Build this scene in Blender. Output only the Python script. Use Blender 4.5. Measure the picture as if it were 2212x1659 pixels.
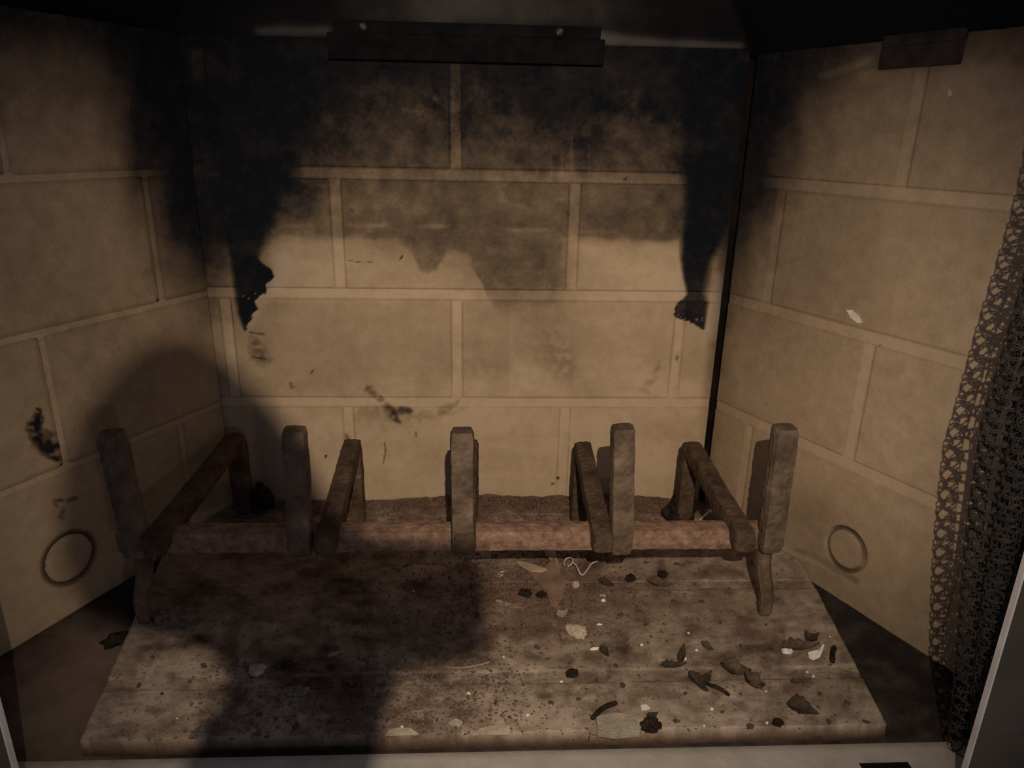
import bpy, math, random
import numpy as np
from mathutils import Vector, Matrix, noise

# ------------------------------------------------------------------ clear
for o in list(bpy.data.objects): bpy.data.objects.remove(o, do_unlink=True)
scene = bpy.context.scene
COL = scene.collection

# ------------------------------------------------------------------ camera (surveyed from the panel joints)
CAM = np.array([0.02005, -0.71355, 0.38467])
PITCH, YAW, ROLL, FPX = 0.33445, 0.05206, 0.02055, 1561.4365
XL, XR, AL, AR = -0.25197, 0.27266, 0.47247, 0.44876     # back corners and splay of the side panels
Z1, PC, LB, JW = 0.1159, 0.115, 0.2286, 0.0108           # first joint, course pitch, brick length, joint width
ZTOP = 0.4609
SEED = 7

def basis():
    f = np.array([math.sin(YAW)*math.cos(PITCH), math.cos(YAW)*math.cos(PITCH), -math.sin(PITCH)])
    ri = np.array([math.cos(YAW), -math.sin(YAW), 0.0]); up = np.cross(ri, f)
    r = math.cos(ROLL)*ri + math.sin(ROLL)*up; u = -math.sin(ROLL)*ri + math.cos(ROLL)*up
    return r, u, f
CR, CU, CF = basis()
cam_data = bpy.data.cameras.new('camera'); cam = bpy.data.objects.new('camera', cam_data); COL.objects.link(cam)
cam_data.sensor_width = 36.0; cam_data.sensor_fit = 'HORIZONTAL'; cam_data.lens = 36.0*FPX/2212.0
cam_data.clip_start = 0.01
cam.matrix_world = Matrix([[CR[0], CU[0], -CF[0], CAM[0]], [CR[1], CU[1], -CF[1], CAM[1]],
                           [CR[2], CU[2], -CF[2], CAM[2]], [0, 0, 0, 1]])
scene.camera = cam

# ------------------------------------------------------------------ world, lamp, exposure
scene.view_settings.view_transform = 'Standard'; scene.view_settings.look = 'None'
scene.view_settings.exposure = 0.0; scene.view_settings.gamma = 1.0
scene.view_settings.use_curve_mapping = False
world = bpy.data.worlds.new('dim_room'); scene.world = world; world.use_nodes = True
bg = world.node_tree.nodes['Background']
bg.inputs['Color'].default_value = (0.72, 0.82, 1.16, 1); bg.inputs['Strength'].default_value = 0.10

LAMP = Vector((0.04, -0.80, 0.50))
sp = bpy.data.lights.new('hand_torch', 'SPOT'); spo = bpy.data.objects.new('hand_torch', sp); COL.objects.link(spo)
sp.energy = 13.4; sp.color = (1.0, 0.81, 0.60); sp.spot_size = math.radians(77); sp.spot_blend = 1.0
sp.shadow_soft_size = 0.0018
spo.location = LAMP
spo.rotation_euler = (Vector((0.06, 0.0, 0.10)) - LAMP).to_track_quat('-Z', 'Y').to_euler()

l2 = bpy.data.lights.new('room_lamp', 'POINT'); l2o = bpy.data.objects.new('room_lamp', l2); COL.objects.link(l2o)
l2.energy = 0.48; l2.color = (1.0, 0.88, 0.72); l2.shadow_soft_size = 0.012; l2o.location = (0.13, -0.84, 0.27)

# ------------------------------------------------------------------ survey helpers
def ray(px, py):
    return CF + CR*(px-1106)/FPX - CU*(py-829.5)/FPX
def on_floor(px, py, z=0.0):
    d = ray(px, py); t = (z-CAM[2])/d[2]; return Vector(CAM + t*d)
def on_y(px, py, y=0.0):
    d = ray(px, py); t = (y-CAM[1])/d[1]; return Vector(CAM + t*d)
def pix(P):
    d = P - CAM; z = d@CF
    return 1106 + FPX*(d@CR)/z, 829.5 - FPX*(d@CU)/z
def wl(s, z): return (XL - s*math.sin(AL), -s*math.cos(AL), z)
def wr(s, z): return (XR + s*math.sin(AR), -s*math.cos(AR), z)

# ------------------------------------------------------------------ numpy noise
def _hash(i, j, seed):
    n = (i*374761393 + j*668265263 + seed*69069) & 0xffffffff
    n = ((n ^ (n >> 13))*1274126177) & 0xffffffff
    return ((n ^ (n >> 16)) & 0xffff)/65535.0
def vnoise(x, y, seed=0):
    xi = np.floor(x).astype(np.int64); yi = np.floor(y).astype(np.int64)
    fx = x-xi; fy = y-yi; fx = fx*fx*(3-2*fx); fy = fy*fy*(3-2*fy)
    a = _hash(xi, yi, seed); b = _hash(xi+1, yi, seed); c = _hash(xi, yi+1, seed); d = _hash(xi+1, yi+1, seed)
    return (a*(1-fx)+b*fx)*(1-fy) + (c*(1-fx)+d*fx)*fy
def fbm(x, y, seed=0, oct=4):
    v = 0; a = 0.5
    for k in range(oct): v = v + a*(vnoise(x*2**k, y*2**k, seed+k*17)-0.5); a *= 0.55
    return v
def sm(e0, e1, x):
    t = np.clip((x-e0)/(e1-e0), 0, 1); return t*t*(3-2*t)
def smudge(X, Y, pts, soft=0.8):
    a = 9*fbm(X*.07, Y*.07, 201, 4)*2; b = 9*fbm(X*.07, Y*.07, 219, 4)*2
    return stroke(X+a, Y+b, [(x, y, r*1.35) for x, y, r in pts], min(.98, soft+.25))*np.clip(.35+1.1*vnoise(X*.12, Y*.12, 205), 0, 1)
def stroke(X, Y, pts, soft=0.5):
    best = np.zeros_like(X)
    for (x0, y0, r0), (x1, y1, r1) in zip(pts[:-1], pts[1:]):
        dx, dy = x1-x0, y1-y0; L2 = dx*dx+dy*dy+1e-9
        t = np.clip(((X-x0)*dx+(Y-y0)*dy)/L2, 0, 1)
        d = np.hypot(X-x0-t*dx, Y-y0-t*dy)/(r0+(r1-r0)*t)
        best = np.maximum(best, 1-sm(1-soft, 1+soft, d))
    return best
def table(X, Y, cols, rows, vals):
    V = np.array(vals, float); c = np.array(cols, float); r = np.array(rows, float)
    fi = np.interp(X, c, np.arange(len(c))); fj = np.interp(Y, r, np.arange(len(r)))
    i = np.minimum(fi.astype(int), len(c)-2); j = np.minimum(fj.astype(int), len(r)-2)
    u = fi-i; v = fj-j; u = u*u*(3-2*u)*.5+u*.5; v = v*v*(3-2*v)*.5+v*.5
    return (V[j, i]*(1-u)+V[j, i+1]*u)*(1-v) + (V[j+1, i]*(1-u)+V[j+1, i+1]*u)*v

# ------------------------------------------------------------------ materials
def new_mat(name):
    m = bpy.data.materials.new(name); m.use_nodes = True
    nt = m.node_tree; b = nt.nodes['Principled BSDF']
    return m, nt, b
def N(nt, t, **kw):
    n = nt.nodes.new(t)
    for k, v in kw.items():
        if k in n.inputs: n.inputs[k].default_value = v
        else: setattr(n, k, v)
    return n
def ramp(nt, stops):
    r = nt.nodes.new('ShaderNodeValToRGB'); e = r.color_ramp.elements
    while len(e) < len(stops): e.new(0.5)
    for k, (p, c) in enumerate(stops):
        e[k].position = p; e[k].color = (*c, 1)
    return r
def coords(nt): return N(nt, 'ShaderNodeTexCoord').outputs['Object']
def mix(nt, fac, a, b, mode='MIX'):
    m = nt.nodes.new('ShaderNodeMix'); m.data_type = 'RGBA'; m.blend_type = mode
    for sock, v in ((m.inputs[0], fac), (m.inputs[6], a), (m.inputs[7], b)):
        if hasattr(v, 'links') or hasattr(v, 'is_output'): nt.links.new(v, sock)
        elif isinstance(v, tuple): sock.default_value = (*v, 1) if len(v) == 3 else v
        else: sock.default_value = v
    return m.outputs[2]
def add_bump(nt, b, h, strength=0.3, dist=0.001):
    bp = N(nt, 'ShaderNodeBump', Strength=strength, Distance=dist)
    nt.links.new(h, bp.inputs['Height']); nt.links.new(bp.outputs['Normal'], b.inputs['Normal'])

def stained(name, stops, speck=0.5, nscale=70, rough=0.92, bump=0.5, pale=(0.60, 0.52, 0.42), extra=None):
    """board or metal whose colour follows the soot attribute"""
    m, nt, b = new_mat(name); L = nt.links.new
    co = coords(nt)
    at = N(nt, 'ShaderNodeAttribute', attribute_name='soot_shade')
    n1 = N(nt, 'ShaderNodeTexNoise', Scale=nscale, Detail=6.0, Roughness=0.7); L(co, n1.inputs['Vector'])
    n2 = N(nt, 'ShaderNodeTexNoise', Scale=nscale*9, Detail=3.0, Roughness=0.8); L(co, n2.inputs['Vector'])
    a1 = N(nt, 'ShaderNodeMath', operation='SUBTRACT'); L(n1.outputs[0], a1.inputs[0]); a1.inputs[1].default_value = 0.5
    a2 = N(nt, 'ShaderNodeMath', operation='MULTIPLY'); L(a1.outputs[0], a2.inputs[0]); a2.inputs[1].default_value = speck
    a3 = N(nt, 'ShaderNodeMath', operation='ADD'); L(at.outputs['Fac'], a3.inputs[0]); L(a2.outputs[0], a3.inputs[1])
    b1 = N(nt, 'ShaderNodeMath', operation='SUBTRACT'); L(n2.outputs[0], b1.inputs[0]); b1.inputs[1].default_value = 0.5
    b2 = N(nt, 'ShaderNodeMath', operation='MULTIPLY'); L(b1.outputs[0], b2.inputs[0]); b2.inputs[1].default_value = speck*0.7
    b3 = N(nt, 'ShaderNodeMath', operation='ADD'); L(a3.outputs[0], b3.inputs[0]); L(b2.outputs[0], b3.inputs[1])
    r = ramp(nt, stops); L(b3.outputs[0], r.inputs[0])
    pa = N(nt, 'ShaderNodeAttribute', attribute_name='pale')
    c = mix(nt, pa.outputs['Fac'], r.outputs[0], pale)
    wa = N(nt, 'ShaderNodeAttribute', attribute_name='rusty')
    c = mix(nt, wa.outputs['Fac'], c, (0.22, 0.125, 0.09))
    L(c, b.inputs['Base Color']); b.inputs['Roughness'].default_value = rough
    b.inputs['Specular IOR Level'].default_value = 0.12
    add_bump(nt, b, n2.outputs[0], bump, 0.0008)
    return m

SOOT_RAMP = [(0.0, (0.64, 0.485, 0.335)), (0.12, (0.50, 0.37, 0.245)), (0.3, (0.335, 0.245, 0.162)), (0.5, (0.19, 0.135, 0.088)),
             (0.75, (0.075, 0.056, 0.044)), (0.9, (0.026, 0.022, 0.022)), (1.0, (0.008, 0.0095, 0.0135))]
M_BOARD = stained('refractory_board', SOOT_RAMP, speck=0.30)
M_HEARTH = stained('hearth_slab', [(0.0, (0.50, 0.405, 0.32)), (0.25, (0.34, 0.263, 0.20)), (0.5, (0.185, 0.135, 0.10)),
             (0.8, (0.07, 0.045, 0.034)), (1.0, (0.02, 0.016, 0.014))], speck=0.55, nscale=60, bump=0.9)
M_HOOD = stained('sooty_hood_steel', [(0.0, (0.30, 0.26, 0.22)), (0.3, (0.14, 0.12, 0.11)), (0.7, (0.03, 0.027, 0.026)),
             (0.9, (0.013, 0.012, 0.013)), (1.0, (0.008, 0.008, 0.010))], speck=0.12, rough=0.7)
M_FLOOR = stained('dark_floor', [(0.0, (0.24, 0.18, 0.15)), (0.4, (0.15, 0.115, 0.10)), (0.8, (0.035, 0.029, 0.028)),
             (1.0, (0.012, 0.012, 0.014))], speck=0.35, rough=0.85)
M_SILL = stained('grey_sill_metal', [(0.0, (0.62, 0.57, 0.50)), (0.5, (0.44, 0.40, 0.35)), (1.0, (0.20, 0.18, 0.17))],
                 speck=0.35, rough=0.6)

def noisy(name, a, b_, scale=80, rough=0.85, bump=0.5, metal=0.0, detail=6, lo=0.35, hi=0.65, bdist=0.001, third=None):
    m, nt, b = new_mat(name); L = nt.links.new; co = coords(nt)
    n1 = N(nt, 'ShaderNodeTexNoise', Scale=scale, Detail=float(detail), Roughness=0.65); L(co, n1.inputs['Vector'])
    stops = [(lo, a), (hi, b_)] + ([(min(hi+0.1, 1), third)] if third else [])
    r = ramp(nt, stops); L(n1.outputs[0], r.inputs[0]); L(r.outputs[0], b.inputs['Base Color'])
    b.inputs['Roughness'].default_value = rough; b.inputs['Metallic'].default_value = metal
    b.inputs['Specular IOR Level'].default_value = 0.25 if rough < .85 else 0.08
    n2 = N(nt, 'ShaderNodeTexNoise', Scale=scale*4, Detail=4.0); L(co, n2.inputs['Vector'])
    add_bump(nt, b, n2.outputs[0], bump, bdist)
    return m
M_BAR = noisy('scaled_iron', (0.085, 0.058, 0.040), (0.21, 0.150, 0.105), 55, 0.8, 0.8, third=(0.32, 0.235, 0.15))
M_BAR2 = noisy('dark_scaled_iron', (0.060, 0.038, 0.026), (0.15, 0.100, 0.068), 70, 0.85, 0.9, third=(0.30, 0.22, 0.15))
M_CROSS = noisy('rusty_iron', (0.17, 0.100, 0.070), (0.38, 0.245, 0.175), 130, 0.85, 0.9, third=(0.52, 0.38, 0.26))
M_CLIP = noisy('black_clip_steel', (0.006, 0.006, 0.007), (0.014, 0.013, 0.013), 60, 0.9, 0.2)
M_CLIP2 = noisy('brown_clip_steel', (0.025, 0.021, 0.020), (0.055, 0.042, 0.036), 60, 0.9, 0.2)
M_SCREW = noisy('sooty_screw_steel', (0.03, 0.028, 0.026), (0.07, 0.065, 0.06), 200, 0.6, 0.2)
M_SLOT = noisy('worn_slot_steel', (0.12, 0.11, 0.10), (0.2, 0.19, 0.17), 200, 0.6, 0.2)
M_STEEL = noisy('bright_screw_steel', (0.55, 0.5, 0.42), (0.85, 0.78, 0.68), 200, 0.35, 0.1, metal=0.7)
M_DARK = noisy('dark_shell_steel', (0.007, 0.005, 0.004), (0.018, 0.012, 0.009), 40, 0.9, 0.2)
M_LEAF = noisy('dry_brown_leaf', (0.06, 0.042, 0.028), (0.15, 0.105, 0.07), 160, 0.8, 0.6)
M_LEAF2 = noisy('dark_dry_leaf', (0.032, 0.023, 0.016), (0.085, 0.06, 0.042), 160, 0.8, 0.6)
M_CHAR = noisy('charcoal', (0.012, 0.010, 0.009), (0.05, 0.035, 0.026), 200, 0.9, 0.8)
M_CLINK = noisy('brown_clinker', (0.06, 0.038, 0.028), (0.19, 0.12, 0.09), 200, 0.9, 0.8)
M_PALE = noisy('pale_ash', (0.42, 0.34, 0.26), (0.62, 0.53, 0.42), 150, 0.9, 0.6)
M_WHITE = noisy('white_flake', (0.80, 0.74, 0.66), (0.95, 0.92, 0.86), 150, 0.6, 0.3)
M_WOOD = noisy('pale_wood', (0.36, 0.26, 0.18), (0.58, 0.45, 0.33), 70, 0.7, 0.4)
M_CARD = noisy('brown_card', (0.17, 0.11, 0.08), (0.30, 0.20, 0.15), 60, 0.85, 0.5)
M_STRAW = noisy('dull_straw', (0.26, 0.20, 0.15), (0.40, 0.32, 0.24), 90, 0.7, 0.3)
M_FOIL = noisy('clear_brown_film', (0.40, 0.30, 0.22), (0.75, 0.65, 0.55), 90, 0.25, 0.3)
M_INSUL = noisy('grey_insulation', (0.30, 0.26, 0.20), (0.48, 0.42, 0.34), 120, 0.95, 1.0)
M_ASH = noisy('mixed_ash', (0.10, 0.062, 0.045), (0.30, 0.20, 0.15), 220, 0.95, 0.8)
M_ASHHEAP = noisy('grey_ash', (0.12, 0.09, 0.075), (0.34, 0.28, 0.235), 260, 0.95, 1.0)
M_WIRE = noisy('mesh_wire', (0.025, 0.022, 0.020), (0.06, 0.052, 0.048), 90, 0.5, 0.1)

# ------------------------------------------------------------------ object helpers
def link(name, me, mat=None, parent=None):
    o = bpy.data.objects.new(name, me); COL.objects.link(o)
    if mat and me: me.materials.append(mat)
    if parent: o.parent = parent
    return o
def tag(o, label, cat, group=None, kind=None):
    o['label'] = label; o['category'] = cat
    if group: o['group'] = group
    if kind: o['kind'] = kind
    return o
def empty(name, loc, rz=0.0):
    o = bpy.data.objects.new(name, None); COL.objects.link(o); o.location = loc; o.rotation_euler.z = rz
    o.empty_display_size = 0.01
    return o
def mesh_np(name, V, F, smooth=False, attrs=None):
    me = bpy.data.meshes.new(name)
    me.vertices.add(len(V)); me.vertices.foreach_set('co', np.asarray(V, np.float32).ravel())
    F = np.asarray(F, np.int32); n, k = F.shape
    me.loops.add(n*k); me.loops.foreach_set('vertex_index', F.ravel())
    me.polygons.add(n); me.polygons.foreach_set('loop_start', np.arange(n, dtype=np.int32)*k)
    me.update(calc_edges=True)
    if smooth: me.polygons.foreach_set('use_smooth', np.ones(n, bool))
    for a, v in (attrs or {}).items():
        at = me.attributes.new(a, 'FLOAT', 'POINT'); at.data.foreach_set('value', np.asarray(v, np.float32).ravel())
    me.validate()
    return me
def mesh_py(name, V, F, smooth=False):
    me = bpy.data.meshes.new(name); me.from_pydata([tuple(v) for v in V], [], [tuple(f) for f in F]); me.update()
    if smooth:
        for p in me.polygons: p.use_smooth = True
    return me
def grid_faces(ni, nj, flip=False):
    i, j = np.meshgrid(np.arange(ni-1), np.arange(nj-1), indexing='ij')
    a = (i*nj+j).ravel(); b = ((i+1)*nj+j).ravel(); c = b+1; d = a+1
    return np.stack([a, d, c, b] if flip else [a, b, c, d], 1)
def box(name, lo, hi, mat, parent=None, bev=0.0):
    x0, y0, z0 = lo; x1, y1, z1 = hi
    V = [(x, y, z) for x in (x0, x1) for y in (y0, y1) for z in (z0, z1)]
    F = [(0, 1, 3, 2), (4, 6, 7, 5), (0, 4, 5, 1), (2, 3, 7, 6), (0, 2, 6, 4), (1, 5, 7, 3)]
    o = link(name, mesh_py(name, V, F), mat, parent)
    if bev:
        md = o.modifiers.new('bevel', 'BEVEL'); md.width = bev; md.segments = 2
    return o
def chaikin(P, it=2):
    P = [Vector(p) for p in P]
    for _ in range(it):
        Q = [P[0]]
        for a, b in zip(P[:-1], P[1:]): Q += [a*0.75+b*0.25, a*0.25+b*0.75]
        P = Q + [P[-1]]
    return P
def resample(P, step):
    out = [P[0]]
    for a, b in zip(P[:-1], P[1:]):
        n = max(1, int((b-a).length/step))
        for k in range(1, n+1): out.append(a.lerp(b, k/n))
    return out
def sweep(P, w, h, side, n=16, e=5.0, rough=0.0, seed=0, taper=None, cap=0.35):
    """rounded square section swept along P; w along 'side', h across"""
    side = Vector(side).normalized(); V = []; m = len(P)
    for k, p in enumerate(P):
        t = (P[min(k+1, m-1)]-P[max(k-1, 0)]).normalized()
        s = (side - t*side.dot(t)).normalized(); u = t.cross(s)
        sc = 1.0
        if k == 0 or k == m-1: sc = 1-cap
        elif k == 1 or k == m-2: sc = 1-cap*0.22
        if taper: sc *= taper(k/(m-1))
        for q in range(n):
            a = 2*math.pi*(q+0.5)/n
            if e > 3: a += -0.17*math.sin(4*a+math.pi)*-1
            c, d = math.cos(a), math.sin(a)
            r = (abs(c)**e+abs(d)**e)**(-1/e)
            off = s*(c*r*w/2*sc) + u*(d*r*h/2*sc)
            if rough:
                nn = noise.noise((p+off)*70+Vector((seed*3.1, 0, 0)))*0.35 + noise.noise((p+off)*330+Vector((0, seed*2.7, 0)))*0.75
                off += off.normalized()*rough*nn
            V.append(p+off)
    F = []
    for k in range(m-1):
        for q in range(n):
            a = k*n+q; b = k*n+(q+1) % n; F.append((a, b, b+n, a+n))
    F.append(tuple(range(n-1, -1, -1))); F.append(tuple(range((m-1)*n, m*n)))
    return V, F
def tube_mesh(name, P, r, n=8, smooth=True):
    P = [Vector(p) for p in P]
    t = (P[-1]-P[0]).normalized(); side = t.cross(Vector((0, 0, 1)))
    if side.length < 0.1: side = Vector((1, 0, 0))
    V, F = sweep(P, 2*r, 2*r, side, n=n, e=2.0, cap=0.3)
    return mesh_py(name, V, F, smooth)

# ------------------------------------------------------------------ THE SETTING: refractory panels
def lines(lo, hi, step, edges):
    base = list(np.arange(lo, hi, step)) + [hi]
    ex = []
    for e in edges: ex += [e-0.0005, e+0.0005]
    ex = [v for v in ex if lo < v < hi]
    base = [b for b in base if all(abs(b-v) > step*0.35 for v in ex) or b in (lo, hi)]
    return np.array(sorted(base+ex))
def joint_depth(S, Z, vj):
    h = JW/2; e = 0.0005
    g = np.zeros_like(S)
    for zj in (Z1, Z1+PC, Z1+2*PC):
        g = np.maximum(g, 1-sm(h-e, h+e, np.abs(Z-zj)))
    for (z0, z1, ss) in vj:
        inside = sm(z0-e, z0+e, Z)*(1-sm(z1-e, z1+e, Z))
        for s_ in ss: g = np.maximum(g, inside*(1-sm(h-e, h+e, np.abs(S-s_))))
    return g
def courses(a, b):   # joints of even and odd courses, top course first
    return [(Z1+2*PC, ZTOP+1, a), (Z1+PC, Z1+2*PC, b), (Z1, Z1+PC, a), (-1, Z1, b)]

def make_panel(name, fn, nrm, s0, s1, z0, z1, vj, paint, relief=None):
    hz = [zz+k*JW/2 for zz in (Z1, Z1+PC, Z1+2*PC) for k in (-1, 1)]
    vs = [s_+k*JW/2 for c in vj for s_ in c[2] for k in (-1, 1)]
    S1 = lines(s0, s1, 0.0013, sorted(set(vs))); Zs = lines(z0, z1, 0.0013, sorted(set(hz)))
    S, Z = np.meshgrid(S1, Zs, indexing='ij')
    O = np.array(fn(0, 0)); D = np.array(fn(1, 0))-O
    g = joint_depth(S, Z, vj)
    dep = -0.0006*g + 0.0005*fbm(S*60, Z*60, 5) + 0.0008*fbm(S*9, Z*9, 11)
    if relief is not None: dep = dep + relief(S, Z)
    P = O + S[..., None]*D + Z[..., None]*np.array([0, 0, 1.0]) + dep[..., None]*np.array(nrm)
    px, py = pix(P)
    soot_shade, pale = paint(px, py, S, Z, g)
    F = grid_faces(len(S1), len(Zs))
    me = mesh_np(name, P.reshape(-1, 3), F, attrs={'soot_shade': np.clip(soot_shade, 0, 1), 'pale': np.clip(pale, 0, 1), 'rusty': np.zeros(S.size)})
    o = link(name, me, M_BOARD); o['kind'] = 'structure'
    md = o.modifiers.new('thick', 'SOLIDIFY'); md.thickness = 0.012; md.offset = -1 
    return o

def warp(px, py, amp=10, sc=0.02, seed=3):
    return px+amp*fbm(px*sc, py*sc, seed)*2, py+amp*fbm(px*sc, py*sc, seed+9)*2

def edge_lines(S, Z, vj, x0=0.0007):
    """thin dark dirt line that sits in the corners of the joints"""
    a = joint_depth(S, Z, vj)
    h = JW/2; e = np.zeros_like(S)
    for zj in (Z1, Z1+PC, Z1+2*PC):
        e = np.maximum(e, np.exp(-((np.abs(Z-zj)-h)/x0)**2))
    for (z0, z1, ss) in vj:
        ins = (Z > z0+h)*(Z < z1-h)
        for s_ in ss: e = np.maximum(e, ins*np.exp(-((np.abs(S-s_)-h)/x0)**2))
    return e

VB = courses([-LB, 0.0, LB], [-LB/2, LB/2])
def paint_back(px, py, S, Z, g):
    X, Y = warp(px, py, 16, 0.012)
    cols = [380, 460, 540, 620, 700, 800, 900, 980, 1060, 1160, 1260, 1360, 1460, 1520, 1600]
    rows = [90, 150, 230, 300, 350, 400, 450, 500, 535, 590, 650, 720, 800, 900, 1080]
    T = [[.98]*15,
         [1, 1, 1, .99, .97, .96, .95, .92, .94, .97, .94, .93, .97, 1, 1],
         [1, 1, 1, 1, .95, .90, .90, .82, .84, .94, .90, .87, .93, 1, 1],
         [1, 1, 1, 1, .89, .80, .78, .71, .72, .84, .85, .78, .84, .99, 1],
         [1, 1, 1, 1, .78, .66, .68, .65, .64, .75, .76, .70, .72, .97, 1],
         [1, 1, 1, .96, .66, .53, .57, .56, .56, .55, .56, .57, .66, .97, 1],
         [.95, 1, 1, .78, .48, .46, .52, .52, .50, .50, .50, .50, .56, .95, .98],
         [.95, .95, .9, .44, .38, .44, .46, .46, .46, .46, .44, .44, .46, .8, .9],
         [.95, .92, .7, .20, .18, .20, .24, .27, .32, .34, .12, .10, .12, .5, .6],
         [.86, .78, .4, .12, .10, .12, .16, .14, .30, .38, .12, .03, .04, .3, .5],
         [.58, .48, .25, .12, .10, .11, .12, .11, .20, .32, .18, .08, .06, .1, .4],
         [.35, .25, .15, .10, .12, .12, .12, .11, .10, .22, .16, .07, .08, .1, .25],
         [.25, .15, .10, .08, .10, .10, .10, .10, .06, .08, .06, .04, .08, .12, .25],
         [.15, .10, .06, .04, .03, .04, .04, .03, .02, .02, .02, .02, .04, .08, .2],
         [.15, .10, .05, .04, .04, .03, .03, .03, .03, .03, .03, .03, .04, .06, .1]]
    d = table(X, Y, cols, rows, T)
    # step down below the level line across the second course
    d = d + 0.10*sm(518, 508, Y)*sm(420, 480, Y)*(X > 600)*(X < 1480)
    for a, b, yy in ((590, 668, 487), (748, 835, 487), (905, 965, 489), (1250, 1330, 500), (1100, 1190, 497)):
        d = d - 0.14*sm(a-20, a+10, px)*sm(b+20, b-10, px)*np.exp(-((py-yy)/5)**2)
    # smoky stain with the W shaped lower edge
    yw = np.interp(X, [700, 860, 885, 900, 915, 930, 945, 958, 970, 985, 1003, 1020, 1033, 1043, 1052, 1080, 1130, 1200, 1260], [505, 520, 540, 570, 588, 593, 584, 562, 549, 545, 548, 558, 576, 602, 640, 655, 650, 640, 600])
    wd = np.interp(X, [700, 930, 1050, 1090, 1260], [12, 9, 9, 35, 50])
    d = d + 0.24*sm(wd, -wd, Y-yw)*sm(500, 525, Y)*sm(840, 900, X)*sm(1260, 1190, X)
    # left plume
    jag = 7*fbm(px*0.06, py*0.09, 21, 3)*2
    yy = [0, 300, 400, 450, 500, 540, 560, 572, 582, 596, 606, 614, 634, 640, 650, 668, 690, 704, 718]
    xr = [700, 660, 625, 605, 580, 562, 556, 570, 582, 592, 584, 573, 575, 560, 549, 553, 541, 534, 531]
    wr_ = [200, 180, 120, 90, 60, 35, 14, 4, 3, 3, 3, 3, 3, 3, 3, 3, 3, 3, 3]
    R = np.interp(py, yy, xr)+jag; WR = np.interp(py, yy, wr_)
    Lf = np.interp(Y, [0, 400, 440, 500, 560, 620, 680, 716], [200, 200, 430, 470, 492, 505, 516, 530])
    WL = np.interp(Y, [0, 400, 500, 600, 716], [60, 60, 40, 18, 8])
    pl = sm(-WL, WL*0.6, px-Lf)*sm(-WR, WR*0.3, R-px)*sm(722, 712, py)
    d = np.maximum(d, pl*np.interp(py, [500, 600, 720], [1.0, .985, .95]))
    d = np.maximum(d, (0.95-0.1*fbm(px*.1, py*.1, 4))*sm(3, -2, np.abs(px-(Lf+R)/2)-(R-Lf)/2+1)*(py > 565)*(py < 716)*sm(-4, 4, R-px)*sm(0, 12, px-Lf))
    # right plume
    yy = [0, 350, 420, 480, 560, 600, 632, 640, 655, 668, 684, 700, 716]
    Lr = np.interp(py, yy, [1440, 1452, 1470, 1474, 1473, 1478, 1485, 1482, 1462, 1457, 1456, 1500, 1520]) + jag*(py > 640)
    Wl = np.interp(py, yy, [90, 70, 45, 28, 10, 8, 8, 6, 3, 3, 3, 3, 3])
    Rr = np.interp(Y, yy, [1700, 1700, 1640, 1590, 1545, 1535, 1528, 1530, 1530, 1528, 1526, 1524, 1522])
    Wr = np.interp(py, yy, [20, 20, 25, 25, 22, 20, 20, 14, 10, 8, 6, 5, 4])
    pr = sm(-Wl, Wl*0.6, px-Lr)*sm(-Wr, Wr, Rr-px)*sm(716, 710, py)
    low = np.interp(px+jag, [1450, 1460, 1480, 1488, 1492, 1503, 1512, 1525], [680, 688, 694, 692, 700, 703, 712, 714])
    pr = pr*np.where(py > 640, sm(2, -2, py-low), 1)
    d = np.maximum(d, pr*np.interp(py, [500, 600, 720], [1.0, .93, .92]))
    # stains, smears, ticks
    for pts, v, so in (([(545, 735, 8), (560, 765, 14), (575, 778, 10)], .40, .8),
                       ([(548, 771, 1.4), (560, 774, 2), (574, 775, 1.2)], .75, .6), ([(540, 718, 2), (570, 722, 2)], .5, .5),
                       ([(792, 843, 5), (806, 848, 8), (820, 862, 4)], .62, .9), ([(836, 880, 7), (848, 892, 8), (856, 906, 4)], .75, .7),
                       ([(846, 882, 4), (868, 886, 6), (888, 888, 4)], .62, .7),
                       ([(852, 908, 2), (866, 913, 1.5)], .7, .5),
                       ([(770, 895, 10), (830, 895, 22), (905, 900, 10)], .20, .9),
                       ([(955, 885, 7), (985, 868, 4)], .42, .9), ([(920, 898, 7), (1000, 885, 7)], .16, .9),
                       ([(629, 826, 3), (632, 838, 4)], .6, .6), ([(676, 800, 2), (672, 806, 2)], .5, .6),
                       ([(864, 560, 1.5), (870, 553, 1.5)], .8, .5), ([(752, 562, 1.2), (785, 568, 1.2), (805, 566, 1)], .5, .5),
                       ([(831, 957, 1.5), (833, 975, 2), (828, 1000, 1.2)], .5, .6), ([(898, 935, 2), (899, 943, 2)], .4, .5),
                       ([(704, 985, 2), (703, 987, 2)], .9, .5), ([(747, 945, 4), (750, 948, 4)], .6, .7),
                       ([(1351, 385, 5), (1354, 385, 5)], .9, .5), ([(758, 457, 4), (760, 457, 4)], .8, .6),
                       ([(1205, 1032, 3), (1206, 1033, 3)], .9, .5), ([(1193, 1045, 3), (1194, 1045, 3)], .6, .5),
                       ([(1395, 840, 7), (1420, 800, 6), (1425, 780, 4)], .22, .9),
                       ([(1460, 770, 4), (1461, 772, 4)], .5, .6), ([(620, 800, 5), (650, 860, 5)], .1, .9),
                       ([(988, 480, 1.2), (988, 540, 1.2)], .62, .4),
                       ([(1130, 640, 30), (1190, 740, 42), (1225, 800, 20)], .26, .9),
                       ([(1010, 780, 16), (1075, 800, 16), (1120, 770, 16)], .14, 1.0)):
        d = np.maximum(d, v*(smudge if max(q[2] for q in pts) > 3.5 else stroke)(px, py, pts, so))
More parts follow.
